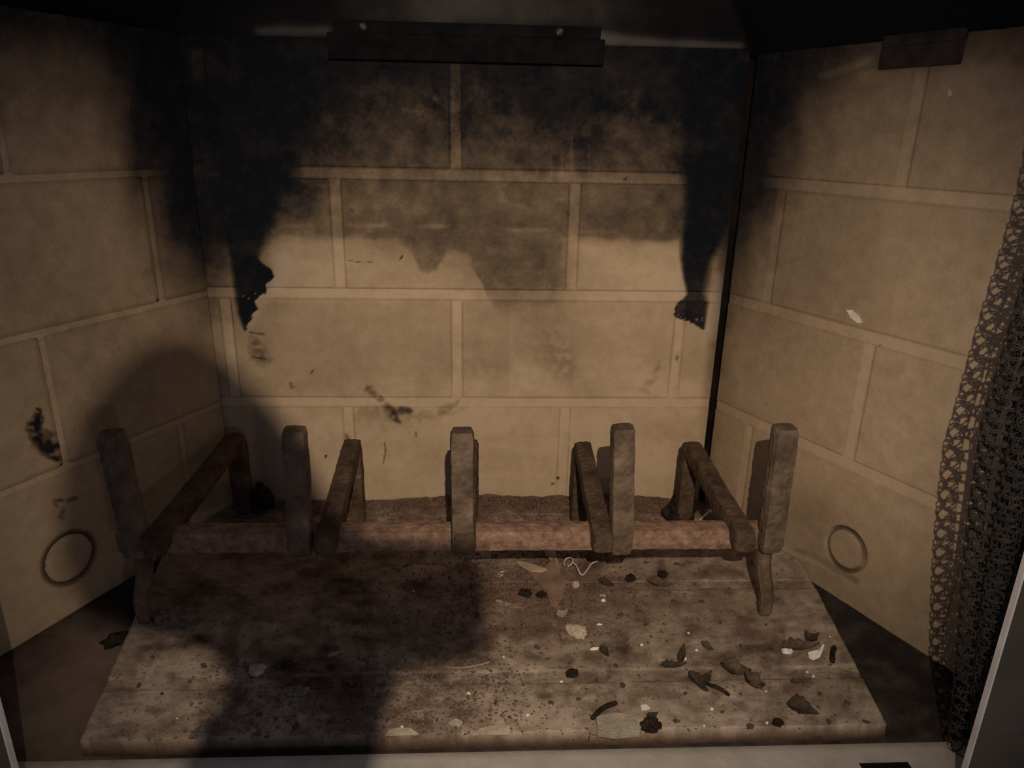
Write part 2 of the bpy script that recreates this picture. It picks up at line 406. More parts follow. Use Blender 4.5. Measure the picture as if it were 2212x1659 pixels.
    # runs on the top course
    for xx, y0, y1, a in ((1235, 270, 375, .14), (1213, 320, 378, .14), (1190, 330, 378, .12), (1160, 340, 378, .12), (1272, 300, 375, .08), (1095, 300, 350, .05)):
        d = d - a*np.exp(-((px-xx-3*fbm(py*.05, py*0, 8))/2.5)**2)*sm(y0, y0+40, py)*sm(y1+10, y1-10, py)
    for cx, cy, r, a in ((905, 240, 16, .16), (940, 212, 8, .14), (880, 238, 12, .1), (700, 240, 20, .07), (1040, 200, 40, .05), (820, 190, 60, .03)):
        d = d - a*np.exp(-(((px-cx)**2+(py-cy)**2)/r**2))*(0.4+1.6*vnoise(px*.15, py*.15, 31))
    # mottling strongest where the soot is half burnt off
    mid = sm(.15, .5, d)*(1-sm(.85, .98, d))
    d = d + mid*0.30*fbm(px*0.035, py*0.035, 41, 5) + mid*0.14*fbm(px*0.16, py*0.16, 43, 3) + 0.22*fbm(px*0.007, py*0.013, 47, 5)
    d = d + .05*sm(640, 660, py)*sm(860, 850, py)*(1-g)*(px < 1100)
    # joints hold a little less soot, with a dark line at each edge
    d = d - 0.09*g*sm(.25, .6, d)*(1-sm(.93, 1, d)) - 0.07*g*(1-sm(.8, .93, d))
    d = d + 0.2*edge_lines(S, Z, VB)*(1-sm(.8, .95, d))
    # darker towards the right hand corner
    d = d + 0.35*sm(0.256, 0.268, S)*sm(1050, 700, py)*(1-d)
    pale = 0.35*stroke(px, py, [(540, 690, 14), (560, 650, 14), (600, 620, 12), (610, 560, 16)], .9)*(1-pl)
    pale = pale + 0.25*stroke(px, py, [(1548, 600, 10), (1545, 680, 14), (1535, 720, 12)], .9)*(1-pr)
    pale = pale + 0.6*stroke(px, py, [(1135, 825, 6), (1140, 835, 5)], .9) + 0.3*stroke(px, py, [(1115, 790, 10), (1150, 810, 10)], 1)
    spk = (vnoise(px*.35, py*.35, 77) > .93)*(pl > .6)*(py > 630) + (vnoise(px*.35, py*.35, 79) > .9)*(pr > .6)*(py > 668)
    pale = pale + 0.35*spk
    return d, pale*(1-sm(.9, 1, d)*(py < 560))
wall_back = make_panel('wall_back', lambda s, z: (s, 0, z), (0, -1, 0), XL+0.0015, XR-0.0035, -0.012, ZTOP, VB, paint_back)

RC, RR, RW = (0.1815, 0.0372), 0.0205, 0.0038
def ring_relief(S, Z, dx=0.0, rr=RR, rw=RW):
    r = np.hypot(S-RC[0], Z-RC[1])
    return -0.0025*np.exp(-((r-rr)/(rw*0.55))**2)
VL = courses([0.168, 0.168+LB], [0.0537, 0.0537+LB])
def paint_left(px, py, S, Z, g):
    X, Y = warp(px, py, 16, 0.012, 5)
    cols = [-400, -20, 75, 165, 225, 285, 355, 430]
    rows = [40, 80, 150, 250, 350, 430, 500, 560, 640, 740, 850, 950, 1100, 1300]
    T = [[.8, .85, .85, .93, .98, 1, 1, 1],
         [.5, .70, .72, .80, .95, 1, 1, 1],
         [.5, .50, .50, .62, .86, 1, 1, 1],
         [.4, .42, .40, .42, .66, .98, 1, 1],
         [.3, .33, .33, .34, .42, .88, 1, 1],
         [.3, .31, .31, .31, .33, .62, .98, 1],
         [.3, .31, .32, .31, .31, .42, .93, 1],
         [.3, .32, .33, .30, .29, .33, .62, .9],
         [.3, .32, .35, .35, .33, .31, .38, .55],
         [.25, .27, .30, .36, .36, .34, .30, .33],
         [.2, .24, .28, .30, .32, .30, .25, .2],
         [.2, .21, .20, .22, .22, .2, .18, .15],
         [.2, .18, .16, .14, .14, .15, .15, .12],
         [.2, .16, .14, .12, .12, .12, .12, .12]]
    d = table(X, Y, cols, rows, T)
    for pts, v, so in (([(63, 885, 5), (55, 920, 13), (66, 945, 17), (88, 965, 13), (100, 990, 4)], 1.1, .7),
                       ([(95, 1072, 3), (112, 1074, 3)], .55, .6), ([(126, 1076, 3), (142, 1068, 3)], .55, .6),
                       ([(98, 1078, 2.5), (104, 1086, 2)], .5, .6),
                       ([(116, 1088, 3), (115, 1096, 4), (112, 1112, 6)], .45, .8), ([(105, 890, 3), (106, 896, 3)], .5, .7)):
        d = np.maximum(d, np.minimum(.96, v*smudge(px, py, pts, so)))
    r = np.hypot(S-RC[0], Z-RC[1]); d = np.maximum(d, 0.92*np.exp(-((r-0.0215)/0.0040)**4))
    mid = sm(.2, .45, d)*(1-sm(.85, .98, d))
    d = d + mid*0.10*fbm(px*0.03, py*0.03, 51, 5) + 0.08*fbm(px*0.02, py*0.02, 57)
    d = d - 0.07*g*(1-sm(.9, 1, d)) + 0.14*edge_lines(S, Z, VL)*(1-sm(.8, .95, d))
    return d, 0*d
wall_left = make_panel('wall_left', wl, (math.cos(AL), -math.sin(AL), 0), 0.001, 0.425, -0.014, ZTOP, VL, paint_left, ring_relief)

VR = courses([0.168, 0.168+LB], [0.0537, 0.0537+LB])
def paint_right(px, py, S, Z, g):
    X, Y = warp(px, py, 16, 0.012, 6)
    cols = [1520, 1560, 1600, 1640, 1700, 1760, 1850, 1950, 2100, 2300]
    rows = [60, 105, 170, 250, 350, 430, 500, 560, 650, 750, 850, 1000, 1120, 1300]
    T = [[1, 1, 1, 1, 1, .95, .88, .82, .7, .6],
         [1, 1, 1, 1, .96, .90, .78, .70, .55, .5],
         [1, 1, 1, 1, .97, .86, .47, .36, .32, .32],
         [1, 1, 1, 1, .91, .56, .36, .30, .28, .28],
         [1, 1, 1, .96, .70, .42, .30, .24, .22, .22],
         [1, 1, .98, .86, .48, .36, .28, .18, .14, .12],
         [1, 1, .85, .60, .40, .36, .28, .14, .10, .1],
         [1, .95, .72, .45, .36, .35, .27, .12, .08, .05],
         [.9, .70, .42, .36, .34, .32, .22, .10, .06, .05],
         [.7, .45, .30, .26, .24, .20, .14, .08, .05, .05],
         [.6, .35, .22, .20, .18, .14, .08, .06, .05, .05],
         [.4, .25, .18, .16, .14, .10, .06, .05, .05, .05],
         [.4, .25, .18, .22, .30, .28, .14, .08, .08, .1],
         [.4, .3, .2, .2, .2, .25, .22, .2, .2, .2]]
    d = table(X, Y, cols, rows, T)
    d = np.maximum(d, .62*stroke(px, py, [(1745, 196, 8), (1800, 172, 9), (1860, 150, 8), (1902, 140, 5)], .8))
    d = d - .12*stroke(px, py, [(1775, 165, 7), (1830, 146, 8), (1885, 125, 8)], .9)
    r = np.hypot((S-RC[0])*1.08, Z-RC[1]); d = np.maximum(d, 0.74*np.exp(-((r-0.0200)/0.0026)**4)*(0.45+0.55*np.abs(np.sin(np.arctan2(Z-RC[1], S-RC[0])*1.0+.3))))
    for pts, v, so in (([(1720, 1188, 10), (1760, 1200, 12), (1850, 1255, 10)], .36, .9),
                       ([(1900, 745, 1), (1901, 746, 1)], .6, .5), ([(1655, 870, 2), (1656, 871, 2)], .4, .5)):
        d = np.maximum(d, v*stroke(px, py, pts, so))
    mid = sm(.2, .45, d)*(1-sm(.85, .98, d))
    d = d + mid*0.16*fbm(px*0.03, py*0.03, 61, 5) + 0.07*fbm(px*0.02, py*0.02, 67)
    d = d - 0.07*g*(1-sm(.9, 1, d)) + 0.14*edge_lines(S, Z, VR)*(1-sm(.8, .95, d))
    return d, 0.9*stroke(px, py, [(2051, 197, 3.5), (2052, 203, 3.5)], .4) + .5*stroke(px, py, [(1680, 1180, 4), (1760, 1215, 5), (1800, 1240, 4)], .8)*0.4
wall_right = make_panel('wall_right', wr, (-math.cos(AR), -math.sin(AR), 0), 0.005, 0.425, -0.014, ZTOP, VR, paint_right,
                        lambda S, Z: ring_relief(S, Z, rr=0.0195, rw=0.003))

# dark steel behind the corner gaps
for k, (c, wdt) in enumerate((((XL-0.004, 0.016), 0.03), ((XR+0.008, 0.018), 0.04))):
    o = box('trim_%d' % (k+1), (c[0]-wdt/2, c[1]-0.003, -0.03), (c[0]+wdt/2, c[1]+0.003, ZTOP+0.02), M_DARK); o['kind'] = 'structure'

# smoke hood above the panels
def make_hood():
    path = [wl(0.425, 0), wl(0, 0), wr(0, 0), wr(0.425, 0)]
    P = [Vector((p[0], p[1]+0.004, 0)) for p in path]; cen = Vector((0.02, -0.30, 0))
    pts = []
    for a, b in zip(P[:-1], P[1:]):
        n = max(2, int((b-a).length/0.004))
        for k in range(n): pts.append(a.lerp(b, k/n))
    pts.append(P[-1])
    outer = np.array([tuple(p) for p in pts]); nj = 60
    V = []
    for j in range(nj):
        t = j/(nj-1)
        z = ZTOP-0.005+0.15*t
        # the three sheets lean inwards
        inn = outer.copy(); sc = 1-0.42*t
        inn[:, 0] = 0.01+(outer[:, 0]-0.01)*sc; inn[:, 1] = outer[:, 1]*(1-0.0*t)-0.07*t*(1-np.abs(outer[:, 1])/0.42)
        inn[:, 2] = z
        V.append(inn)
    V = np.array(V).transpose(1, 0, 2)
    px, py = pix(V)
    d = 0.95-.33*np.exp(-((px-1050)/260)**2)*sm(90, 30, py)+.0*px
    for pts_, v in (([(560, 66, 10), (640, 66, 14), (705, 66, 12)], .45), ([(960, 62, 8), (1100, 70, 10), (1290, 76, 10)], .52),
                    ([(1310, 84, 14), (1420, 92, 11), (1600, 98, 8)], .5), ([(900, 58, 8), (960, 60, 8)], .3)):
        d = d - v*stroke(px, py, pts_, 1.0)
    d = d + .25*fbm(px*.02, py*.02, 71) - .1*sm(700, 800, px)*sm(1500, 1300, px)
    d = d + .1*sm(1560, 1640, px) + .1*sm(600, 400, px) + .1*stroke(px, py, [(354, 0, 2), (354, 90, 2)], .5)
    n = V.shape[0]
    me = mesh_np('ceiling', V.reshape(-1, 3), grid_faces(n, nj, True), smooth=False,
                 attrs={'soot_shade': np.clip(d, 0, 1), 'pale': 0*px, 'rusty': 0*px})
    o = link('ceiling', me, M_HOOD); o['kind'] = 'structure'
    md = o.modifiers.new('thick', 'SOLIDIFY'); md.thickness = 0.002; md.offset = 0
make_hood()

# hearth slab with its own brick relief
def slab_xl(y): return max(-0.24-0.16*(0.334+y), XL-math.tan(AL)*(-y)+0.001)
def slab_xr(y): return min(0.306+0.133*(0.334+y), XR+math.tan(AR)*(-y)-0.001)
HJ = (-0.2757, -0.1615, -0.047); HV = [(-0.334, -0.2757, (0.129, -0.0996)), (-0.2757, -0.1615, (0.0148, 0.243, -0.214)), (-0.1615, -0.047, (0.129, -0.0996))]
def slab_height(X, Y):
    g = np.zeros_like(X); h = 0.0068
    for yj in HJ: g = np.maximum(g, 1-sm(h-.0006, h+.0006, np.abs(Y-yj)))
    for y0, y1, xs in HV:
        ins = (Y > y0)*(Y < y1)
        for xv in xs: g = np.maximum(g, ins*(1-sm(h-.0006, h+.0006, np.abs(X-xv))))
    hgt = -0.0008*g + 0.0022*fbm(X*60, Y*70, 3, 5) + 0.0005*fbm(X*400, Y*400, 4, 2)
    ash = sm(-0.075, -0.02, Y)*(0.35+0.65*sm(-.12, .0, X))*sm(0.27, 0.2, X)
    hgt = hgt + ash*(0.004+0.010*np.maximum(fbm(X*55, Y*70, 15, 5)+.12, 0))
    mid = np.exp(-(((X-0.075)/0.055)**2+((Y+0.155)/0.055)**2))
    hgt = hgt + mid*0.006*np.maximum(fbm(X*80, Y*80, 18, 4)+.15, 0)
    bk = np.exp(-(((X-0.04)/0.05)**2+((Y+0.03)/0.02)**2))
    hgt = hgt + bk*0.004
    return hgt, g, np.clip(ash, 0, 1), mid
def slab_z(x, y):
    return float(slab_height(np.array([x]), np.array([y]))[0][0])
def make_slab():
    ys = lines(-0.3278, -0.0015, 0.0013, [yj+k*.0068 for yj in HJ for k in (-1, 1)])
    nu = 430; rows = []
    for y in ys:
        rows.append(np.stack([np.linspace(slab_xl(y), slab_xr(y), nu), np.full(nu, y)], 1))
    A = np.array(rows); X, Y = A[..., 0], A[..., 1]
    H, g, ash, mid = slab_height(X, Y)
    P = np.stack([X, Y, H], -1); px, py = pix(P)
    d = 0.24 + 0.30*fbm(px*0.012, py*0.018, 83, 5) + 0.5*fbm(px*0.04, py*0.075, 84, 5) + .16*sm(.5, .8, vnoise(px*.018, py*.03, 87))
    d = d + 0.14*sm(.56, .80, vnoise(px*0.035, py*0.05, 85)) + 0.3*sm(.84, .97, vnoise(px*0.12, py*0.17, 86))*0.6
    d = d + 0.30*ash + 0.22*mid
    d = d - 0.12*sm(1450, 1560, py)*(px > 1000)
    d = d + 0.10*(Y < -.2825)*fbm(px*.01, py*.01, 90)
    # shade of the dark left patch, painted into the slab colour
    d = d + 0.16*stroke(px, py, [(560, 1130, 60), (760, 1300, 90), (900, 1400, 80), (760, 1500, 90)], 1.0)
    d = d + 0.30*stroke(px, py, [(560, 1390, 14), (620, 1440, 40), (760, 1500, 40), (700, 1420, 20)], 1.0)
    d = d + 0.2*stroke(px, py, [(430, 1380, 12), (480, 1400, 16), (560, 1420, 16)], 1.0)
    d = d + 0.25*stroke(px, py, [(300, 1400, 6), (360, 1400, 10), (440, 1385, 12)], .9)
    d = d + 0.2*stroke(px, py, [(390, 1560, 18), (330, 1585, 16)], .9)
    d = d - 0.14*stroke(px, py, [(330, 1350, 60), (350, 1450, 110), (330, 1540, 90)], .6)  # pool of light on the left, painted as paler slab colour
    e = np.zeros_like(X)
    for yj in HJ: e = np.maximum(e, np.exp(-((Y-yj-.0068)/.0006)**2))
    pale = .30*e*sm(.35, .75, vnoise(px*.012, py*.1, 91))
    dl = np.zeros_like(X)
    for yj in HJ: dl = np.maximum(dl, np.exp(-((Y-yj+.0068)/.0007)**2))
    d = d + .06*dl + .02*g
    rusty = np.clip(.75*ash + .45*mid + .55*np.exp(-((Y+.185)/.035)**2)*sm(-.05, .02, X)*sm(.30, .22, X) + .15*sm(.55, .8, vnoise(px*.008, py*.008, 92)), 0, 1)*(.45+.5*vnoise(px*.05, py*.07, 93))
    ny = len(ys)
    F = grid_faces(ny, nu, True)
    # front and side skirts
    V = P.reshape(-1, 3); at = {'soot_shade': d.ravel(), 'pale': pale.ravel(), 'rusty': rusty.ravel()}
    ring = [(0, k) for k in range(nu)]
    idx = np.array([i*nu+k for i, k in ring]); base = len(V)
    low = V[idx].copy(); low[:, 2] = -0.0135; low[:, 1] += 0.0
    V = np.concatenate([V, low])
    F2 = np.stack([idx[:-1], base+np.arange(nu-1), base+1+np.arange(nu-1), idx[1:]], 1)
    sideL = np.arange(ny)*nu; b2 = len(V); lo2 = V[sideL].copy(); lo2[:, 2] = -0.0135; V = np.concatenate([V, lo2])
    F3 = np.stack([sideL[:-1], sideL[1:], b2+1+np.arange(ny-1), b2+np.arange(ny-1)], 1)
    sideR = np.arange(ny)*nu+nu-1; b3 = len(V); lo3 = V[sideR].copy(); lo3[:, 2] = -0.0135; V = np.concatenate([V, lo3])
    F4 = np.stack([sideR[:-1], b3+np.arange(ny-1), b3+1+np.arange(ny-1), sideR[1:]], 1)
    F = np.concatenate([F, F2, F3, F4])
    for k in at:
        fill = {'soot_shade': .80, 'pale': 0, 'rusty': .12}[k]
        at[k] = np.clip(np.concatenate([at[k], np.full(len(V)-len(at[k]), fill)]), 0, 1)
    me = mesh_np('hearth_slab', V, F, attrs=at)
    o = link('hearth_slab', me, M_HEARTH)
    tag(o, 'brick patterned refractory hearth slab lying under the grate, dusted with ash', 'hearth slab')
make_slab()

def make_floor():
    xs = np.linspace(-0.47, 0.49, 320); ys = np.linspace(-0.3425, 0.01, 140)  # dark sheet under the slab and beside it, paler at the left
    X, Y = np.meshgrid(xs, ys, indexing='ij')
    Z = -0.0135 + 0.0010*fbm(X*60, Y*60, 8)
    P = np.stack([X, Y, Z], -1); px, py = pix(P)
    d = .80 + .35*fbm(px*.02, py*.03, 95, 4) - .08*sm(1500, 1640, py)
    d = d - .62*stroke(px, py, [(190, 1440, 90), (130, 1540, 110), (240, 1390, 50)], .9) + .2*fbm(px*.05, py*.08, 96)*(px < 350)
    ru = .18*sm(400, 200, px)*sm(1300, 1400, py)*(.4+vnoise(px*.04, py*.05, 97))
    me = mesh_np('floor', P.reshape(-1, 3), grid_faces(320, 140), attrs={'soot_shade': np.clip(d, 0, 1), 'pale': 0*px, 'rusty': np.clip(ru, 0, 1)})
    o = link('floor', me, M_FLOOR); o['kind'] = 'structure'
    # sill in front, with a slot
    xs = np.linspace(-0.55, 0.60, 300)
    prof = [(-0.3425, -0.02), (-0.3425, -0.0015), (-0.344, 0.0), (-0.35, 0.0), (-0.3575, 0.0), (-0.366, 0.0), (-0.40, 0.0), (-0.43, 0.0), (-0.43, -0.03)]
    V = np.array([[(x, y, z) for (y, z) in prof] for x in xs]); px, py = pix(V)
    d = .45+.5*fbm(px*.02, py*.05, 101, 4)+.1*sm(600, 200, px)
    me = mesh_np('trim_3', V.reshape(-1, 3), grid_faces(300, len(prof), True), attrs={'soot_shade': np.clip(d, 0, 1), 'pale': .3*(vnoise(px*.05, py*.05, 102) > .85)*1.0, 'rusty': 0*px})
    o = link('trim_3', me, M_SILL); o['kind'] = 'structure'
    a = on_floor(1856, 1650); b = on_floor(1962, 1650)
    s = box('vent_slot', (a.x, a.y-0.012, 0.0001), (b.x, a.y, 0.0006), M_DARK, o)
make_floor()

# ------------------------------------------------------------------ clips that hold the panels
def clip_center():
    t = empty('panel_clip', (0.0105, -0.002, ZTOP))
    x0, x1 = -0.1115, 0.1335; dr = t.location
    def shape(lo, hi, nm, tilt=None):
        o = box(nm, lo, hi, M_CLIP, t, 0.0006); return o
    o = shape((-0.1215, -0.0105, -0.0175), (0.1225, -0.0085, 0.0035), 'clip_flange')
    o2 = shape((-0.115, -0.0105, 0.0035), (0.1185, 0.004, 0.0135), 'clip_strap')
    for sx, ang in ((-0.090, 0.7), (0.0815, -0.75)):
        V = []; n = 20
        for z_, r in ((0, .0034), (.0012, .0034), (.0020, .0024), (.0023, .001)):
            for k in range(n): V.append((r*math.cos(2*math.pi*k/n), -z_, r*math.sin(2*math.pi*k/n)))
        F = [(r*n+k, r*n+(k+1) % n, (r+1)*n+(k+1) % n, (r+1)*n+k) for r in range(3) for k in range(n)] + [tuple(range(3*n, 4*n))]
        sc = link('screw', mesh_py('screw', V, F, True), M_SCREW, t); sc.location = (sx, -0.0106, 0.0085)
        sl = box('screw_slot', (-.0030, -.0026, -.0004), (.0030, -.0016, .0004), M_SLOT, sc); sl.rotation_euler.y = ang
    tag(t, 'long black steel panel clip with two screws at the top of the back wall', 'clip', 'panel clips')
    return t
clip_center()
def clip_side(fn, s0, s1, z0, z1, nrm, mat, label):
    c = Vector(fn((s0+s1)/2, z0)); t = empty('panel_clip', c)
    a, b = Vector(fn(s0, z0)), Vector(fn(s1, z0)); n = Vector(nrm)
    def slab(nm, zz0, zz1, d0, d1, m):
        V = []
        for p in (a, b):
            for d in (d0, d1):
                for z in (zz0, zz1): V.append(Vector((p.x, p.y, z))+n*d-c)
        F = [(0, 1, 3, 2), (4, 6, 7, 5), (0, 4, 5, 1), (2, 3, 7, 6), (0, 2, 6, 4), (1, 5, 7, 3)]
        o = link(nm, mesh_py(nm, V, F), m, t); md = o.modifiers.new('b', 'BEVEL'); md.width = .0006; md.segments = 2
    slab('clip_flange', z0, z1, 0.001, 0.003, mat); slab('clip_strap', z1, ZTOP+.0005, -0.002, 0.003, mat)
    tag(t, label, 'clip', 'panel clips')
clip_side(wr, 0.1335, 0.1975, 0.4362, 0.4515, (-math.cos(AR), -math.sin(AR), 0), M_CLIP2, 'short dark brown steel panel clip at the top of the right wall')
clip_side(wl, 0.1345, 0.20, 0.4385, 0.4535, (math.cos(AL), -math.sin(AL), 0), M_CLIP, 'short black steel panel clip cut off at the top left corner')

# ------------------------------------------------------------------ the grate
def make_grate():
    root = empty('fireplace_grate', (0.008, -0.13, 0.0)); off = Vector(root.location)
    def part(nm, V, F, mat):
        me = mesh_py(nm, [v-off for v in V], F, True)
        me.polygons.foreach_set('use_smooth', [False]*len(me.polygons)); return link(nm, me, mat, root)
    YB = -0.209; ZB = 0.0765
    tops = [(-0.2485, .171), (-0.1152, .1735), (0.0093, .1725), (0.1313, .1755), (0.2575, .1755)]
    bots = [-0.2440, -0.1175, 0.0097, 0.1365, 0.2590]
    rears = [(-0.2220, -0.030), (-0.1030, -0.045), (0.0140, -0.045), (0.1265, -0.052), (0.2370, -0.052)]
    for k in range(5):
        (tx, tz), bx, (rx, ry) = tops[k], bots[k], rears[k]
        P = resample([Vector((tx, YB-.001, tz)), Vector((tx*.5+bx*.5, YB-.001, (tz+ZB)/2)), Vector((bx, YB-.001, ZB+.006)), Vector((bx, YB-.001, .0675))], .0028)
        V, F = sweep(P, .0180, .0165, (1, .02, 0), n=20, e=6.0, rough=.0010, seed=k, cap=.14)
        part('upright', V, F, M_BAR)
        fx = (-.2265, -.0965, .0115, .1205, .2345)[k]
        P = [Vector((fx, -.2225, ZB+.0035)), Vector((fx*.98+rx*.02, -.200, ZB+.0055)), Vector((fx*.5+rx*.5, (YB+ry)/2, ZB+.0075)), Vector((rx+(fx-rx)*.08, ry-.016, ZB+.0115)),
             Vector((rx, ry, ZB+.010)), Vector((rx, ry+.002, ZB-.012)), Vector((rx, ry+.003, 0.001 if k else .006))]
        P = resample(chaikin(P, 2), .0028)
        V, F = sweep(P, .0168, .0168, (1, .02, 0), n=20, e=6.0, rough=.0011, seed=k+20, cap=.10)
        part('grate_bar', V, F, M_BAR2)
    P = resample([Vector((-0.262, -0.197, .0735)), Vector((0.266, -0.197, .0735))], .003)
    V, F = sweep(P, .019, .019, (0, 1, 0), n=20, e=6.0, rough=.0007, seed=9, cap=.14); part('crossbar', V, F, M_CROSS)
    for x0, x1 in ((0.2585, 0.2665), (-0.2455, -0.2500)):
        P = [Vector((x0, -.201, .066)), Vector((x0+.001, -.203, .045)), Vector((x1-.001, -.206, .022)), Vector((x1, -.204, .0005))]
        P = resample(chaikin(P, 2), .0025)
        V, F = sweep(P, .0125, .0135, (1, 0, 0), n=16, e=5.0, rough=.0008, seed=13, cap=.15, taper=lambda t: 1-.18*t); part('leg', V, F, M_BAR)
    tag(root, 'rusty iron fireplace grate with five bent bars standing on the hearth slab', 'fireplace grate')
make_grate()

# ------------------------------------------------------------------ mesh curtain bunched at the right of the opening
def make_curtain():
    p = 0.0088; W = 1.25; Ht = 0.555; nx = int(W/p); nz = int(Ht/(p*.80)); r = 0.0005
    nr, ns = 12, 4
    a = np.linspace(0, 2*math.pi, nr, endpoint=False); b = np.linspace(0, 2*math.pi, ns, endpoint=False)
    A, B = np.meshgrid(a, b, indexing='ij')
    lu = (.0054+r*np.cos(B))*np.cos(A)*.98; lv = (.0048+r*np.cos(B))*np.sin(A); ln = r*np.sin(B)+.0006*np.sin(2*A)
    u0, v0 = [], []
    for j in range(nz):
        for i in range(nx):
            u0.append((i+.5*(j % 2))*p); v0.append(j*p*.80+.0049)
    u0 = np.array(u0)[:, None]; v0 = np.array(v0)[:, None]
    U = u0+lu.ravel()[None]; Vv = v0+lv.ravel()[None]; Nn = np.broadcast_to(ln.ravel()[None], U.shape)
    # bunched: folds compress the width
    lean = 0.000*Vv
    k = 2*math.pi/.082
    x = 0.3065 + U*.14 + .0080*np.sin(2*k*U+.4) + .034*np.clip(1-Vv/.24, 0, 1) + .006*sm(.30, .40, Vv) + .0015*np.sin(Vv*22+U*20)
    y = -0.357 + .0125*np.sin(k*U+.5) + .003*np.sin(Vv*15+U*9) + Nn
    P = np.stack([x, y, Vv+.0002], -1).reshape(-1, 3)
    m = len(u0); base = (np.arange(m)*nr*ns)[:, None]
    f = []
    for i in range(nr):
        for j in range(ns):
            q = lambda i_, j_: (i_ % nr)*ns+(j_ % ns)
            f.append([q(i, j), q(i+1, j), q(i+1, j+1), q(i, j+1)])
    F = (np.array(f)[None]+base[:, :, None]).reshape(-1, 4)
    o = link('mesh_curtain', mesh_np('mesh_curtain', P, F, smooth=True), M_WIRE)
    tag(o, 'black woven wire mesh spark curtain gathered in folds at the right of the opening', 'mesh curtain')
make_curtain()

# ------------------------------------------------------------------ glass doors folded at each side
def glass_mat():
    m, nt, b = new_mat('dusty_door_glass'); L = nt.links.new
    nt.nodes.remove(b); out = nt.nodes['Material Output']
    tr = N(nt, 'ShaderNodeBsdfTransparent'); tr.inputs[0].default_value = (.86, .87, .85, 1)
    gl = N(nt, 'ShaderNodeBsdfGlossy'); gl.inputs['Roughness'].default_value = .04; gl.inputs['Color'].default_value = (.55, .48, .40, 1)
    df = N(nt, 'ShaderNodeBsdfDiffuse'); df.inputs['Color'].default_value = (.52, .46, .38, 1)
    tl = N(nt, 'ShaderNodeBsdfTranslucent'); tl.inputs['Color'].default_value = (.52, .46, .38, 1)
    fr = N(nt, 'ShaderNodeFresnel'); fr.inputs[0].default_value = 1.45
    n1 = N(nt, 'ShaderNodeTexNoise', Scale=14.0, Detail=5.0); L(coords(nt), n1.inputs['Vector'])
    mr = N(nt, 'ShaderNodeMapRange'); mr.inputs[1].default_value = .3; mr.inputs[2].default_value = .7
    mr.inputs[3].default_value = .14; mr.inputs[4].default_value = .26; L(n1.outputs[0], mr.inputs[0])
    m1 = N(nt, 'ShaderNodeMixShader'); L(fr.outputs[0], m1.inputs[0]); L(tr.outputs[0], m1.inputs[1]); L(gl.outputs[0], m1.inputs[2])
    dd = N(nt, 'ShaderNodeMixShader'); dd.inputs[0].default_value = .5; L(df.outputs[0], dd.inputs[1]); L(tl.outputs[0], dd.inputs[2])
    m2 = N(nt, 'ShaderNodeMixShader'); L(mr.outputs[0], m2.inputs[0]); L(m1.outputs[0], m2.inputs[1]); L(dd.outputs[0], m2.inputs[2])
    L(m2.outputs[0], out.inputs['Surface'])
    return m
M_GLASS = glass_mat()
M_EDGE = noisy('ground_glass_edge', (0.62, 0.56, 0.52), (0.85, 0.78, 0.74), 30, .35, .1)
def glass_door(x, y, dx, dy, label):
    t = empty('glass_door', (x, y, 0.0005)); d = Vector((dx, dy, 0)).normalized(); n = Vector((-d.y, d.x, 0))*.0018
    W, H = .17, .56
    def slab(nm, a, b, m, z0=0.0, nn=n):
        V = [p+s*nn+Vector((0, 0, z)) for p in (d*a, d*b) for s in (-1, 1) for z in (z0, H)]
        F = [(0, 1, 3, 2), (4, 6, 7, 5), (0, 4, 5, 1), (2, 3, 7, 6), (0, 2, 6, 4), (1, 5, 7, 3)]
        return link(nm, mesh_py(nm, V, F), m, t)
    slab('glass_pane', .0013, W, M_GLASS); slab('ground_edge', 0, .0012, M_EDGE)
    tag(t, label, 'glass door', 'glass doors')
e = on_y(2143, 1400, -.385)
glass_door(e.x+.004, -.385, 1, .05, 'tall glass door panel with a bright ground edge at the right of the opening')
e2 = on_y(26, 1610, -.385)
glass_door(e2.x-.001, -.385, -1, .05, 'tall glass door panel just showing at the bottom left corner')

# ------------------------------------------------------------------ debris builders
def leaf_mesh(L, W, curl=1.0, fold=.4, seed=0, ser=.15, roll=0.0, tip=1.6, n=16, m=8):
    rnd = random.Random(seed); V = []
    R = L/max(curl, .05)
    for i in range(n+1):
        t = i/n; w = W*max(.04, math.sin(math.pi*min(1, t**(1/tip)*.97+.015)))*(1+ser*.45*math.sin(i*1.7+seed)*rnd.uniform(.5, 1))
        a = (t-.5)*curl; cx = R*math.sin(a); cz = R*(1-math.cos(a))
        for j in range(m+1):
            s = (j/m-.5)*2; yy = s*w/2; zz = fold*abs(s)**1.5*w/2 + roll*s*w/2*(t-.5) + .03*W*noise.noise(Vector((t*6, s*3, seed)))*3
            V.append((cx-zz*math.sin(a), yy, cz+zz*math.cos(a)))
    F = [(i*(m+1)+j, (i+1)*(m+1)+j, (i+1)*(m+1)+j+1, i*(m+1)+j+1) for i in range(n) for j in range(m)]
    k = len(V); th = .0004
    V2 = V+[(x, y, z-th) for x, y, z in V]
    F2 = F+[tuple(reversed([q+k for q in f])) for f in F]
    rim = [j for j in range(m+1)]+[i*(m+1)+m for i in range(1, n+1)]+[n*(m+1)+j for j in range(m-1, -1, -1)]+[i*(m+1) for i in range(n-1, 0, -1)]
    for a, b in zip(rim, rim[1:]+rim[:1]): F2.append((a, b, b+k, a+k))
    return mesh_py('leaf', V2, F2, True)
_ico = None
def ico():
    global _ico
    if _ico is None:
        import bmesh
        bm = bmesh.new(); bmesh.ops.create_icosphere(bm, subdivisions=3, radius=1)
        _ico = ([v.co.copy() for v in bm.verts], [tuple(v.index for v in f.verts) for f in bm.faces]); bm.free()
    return _ico
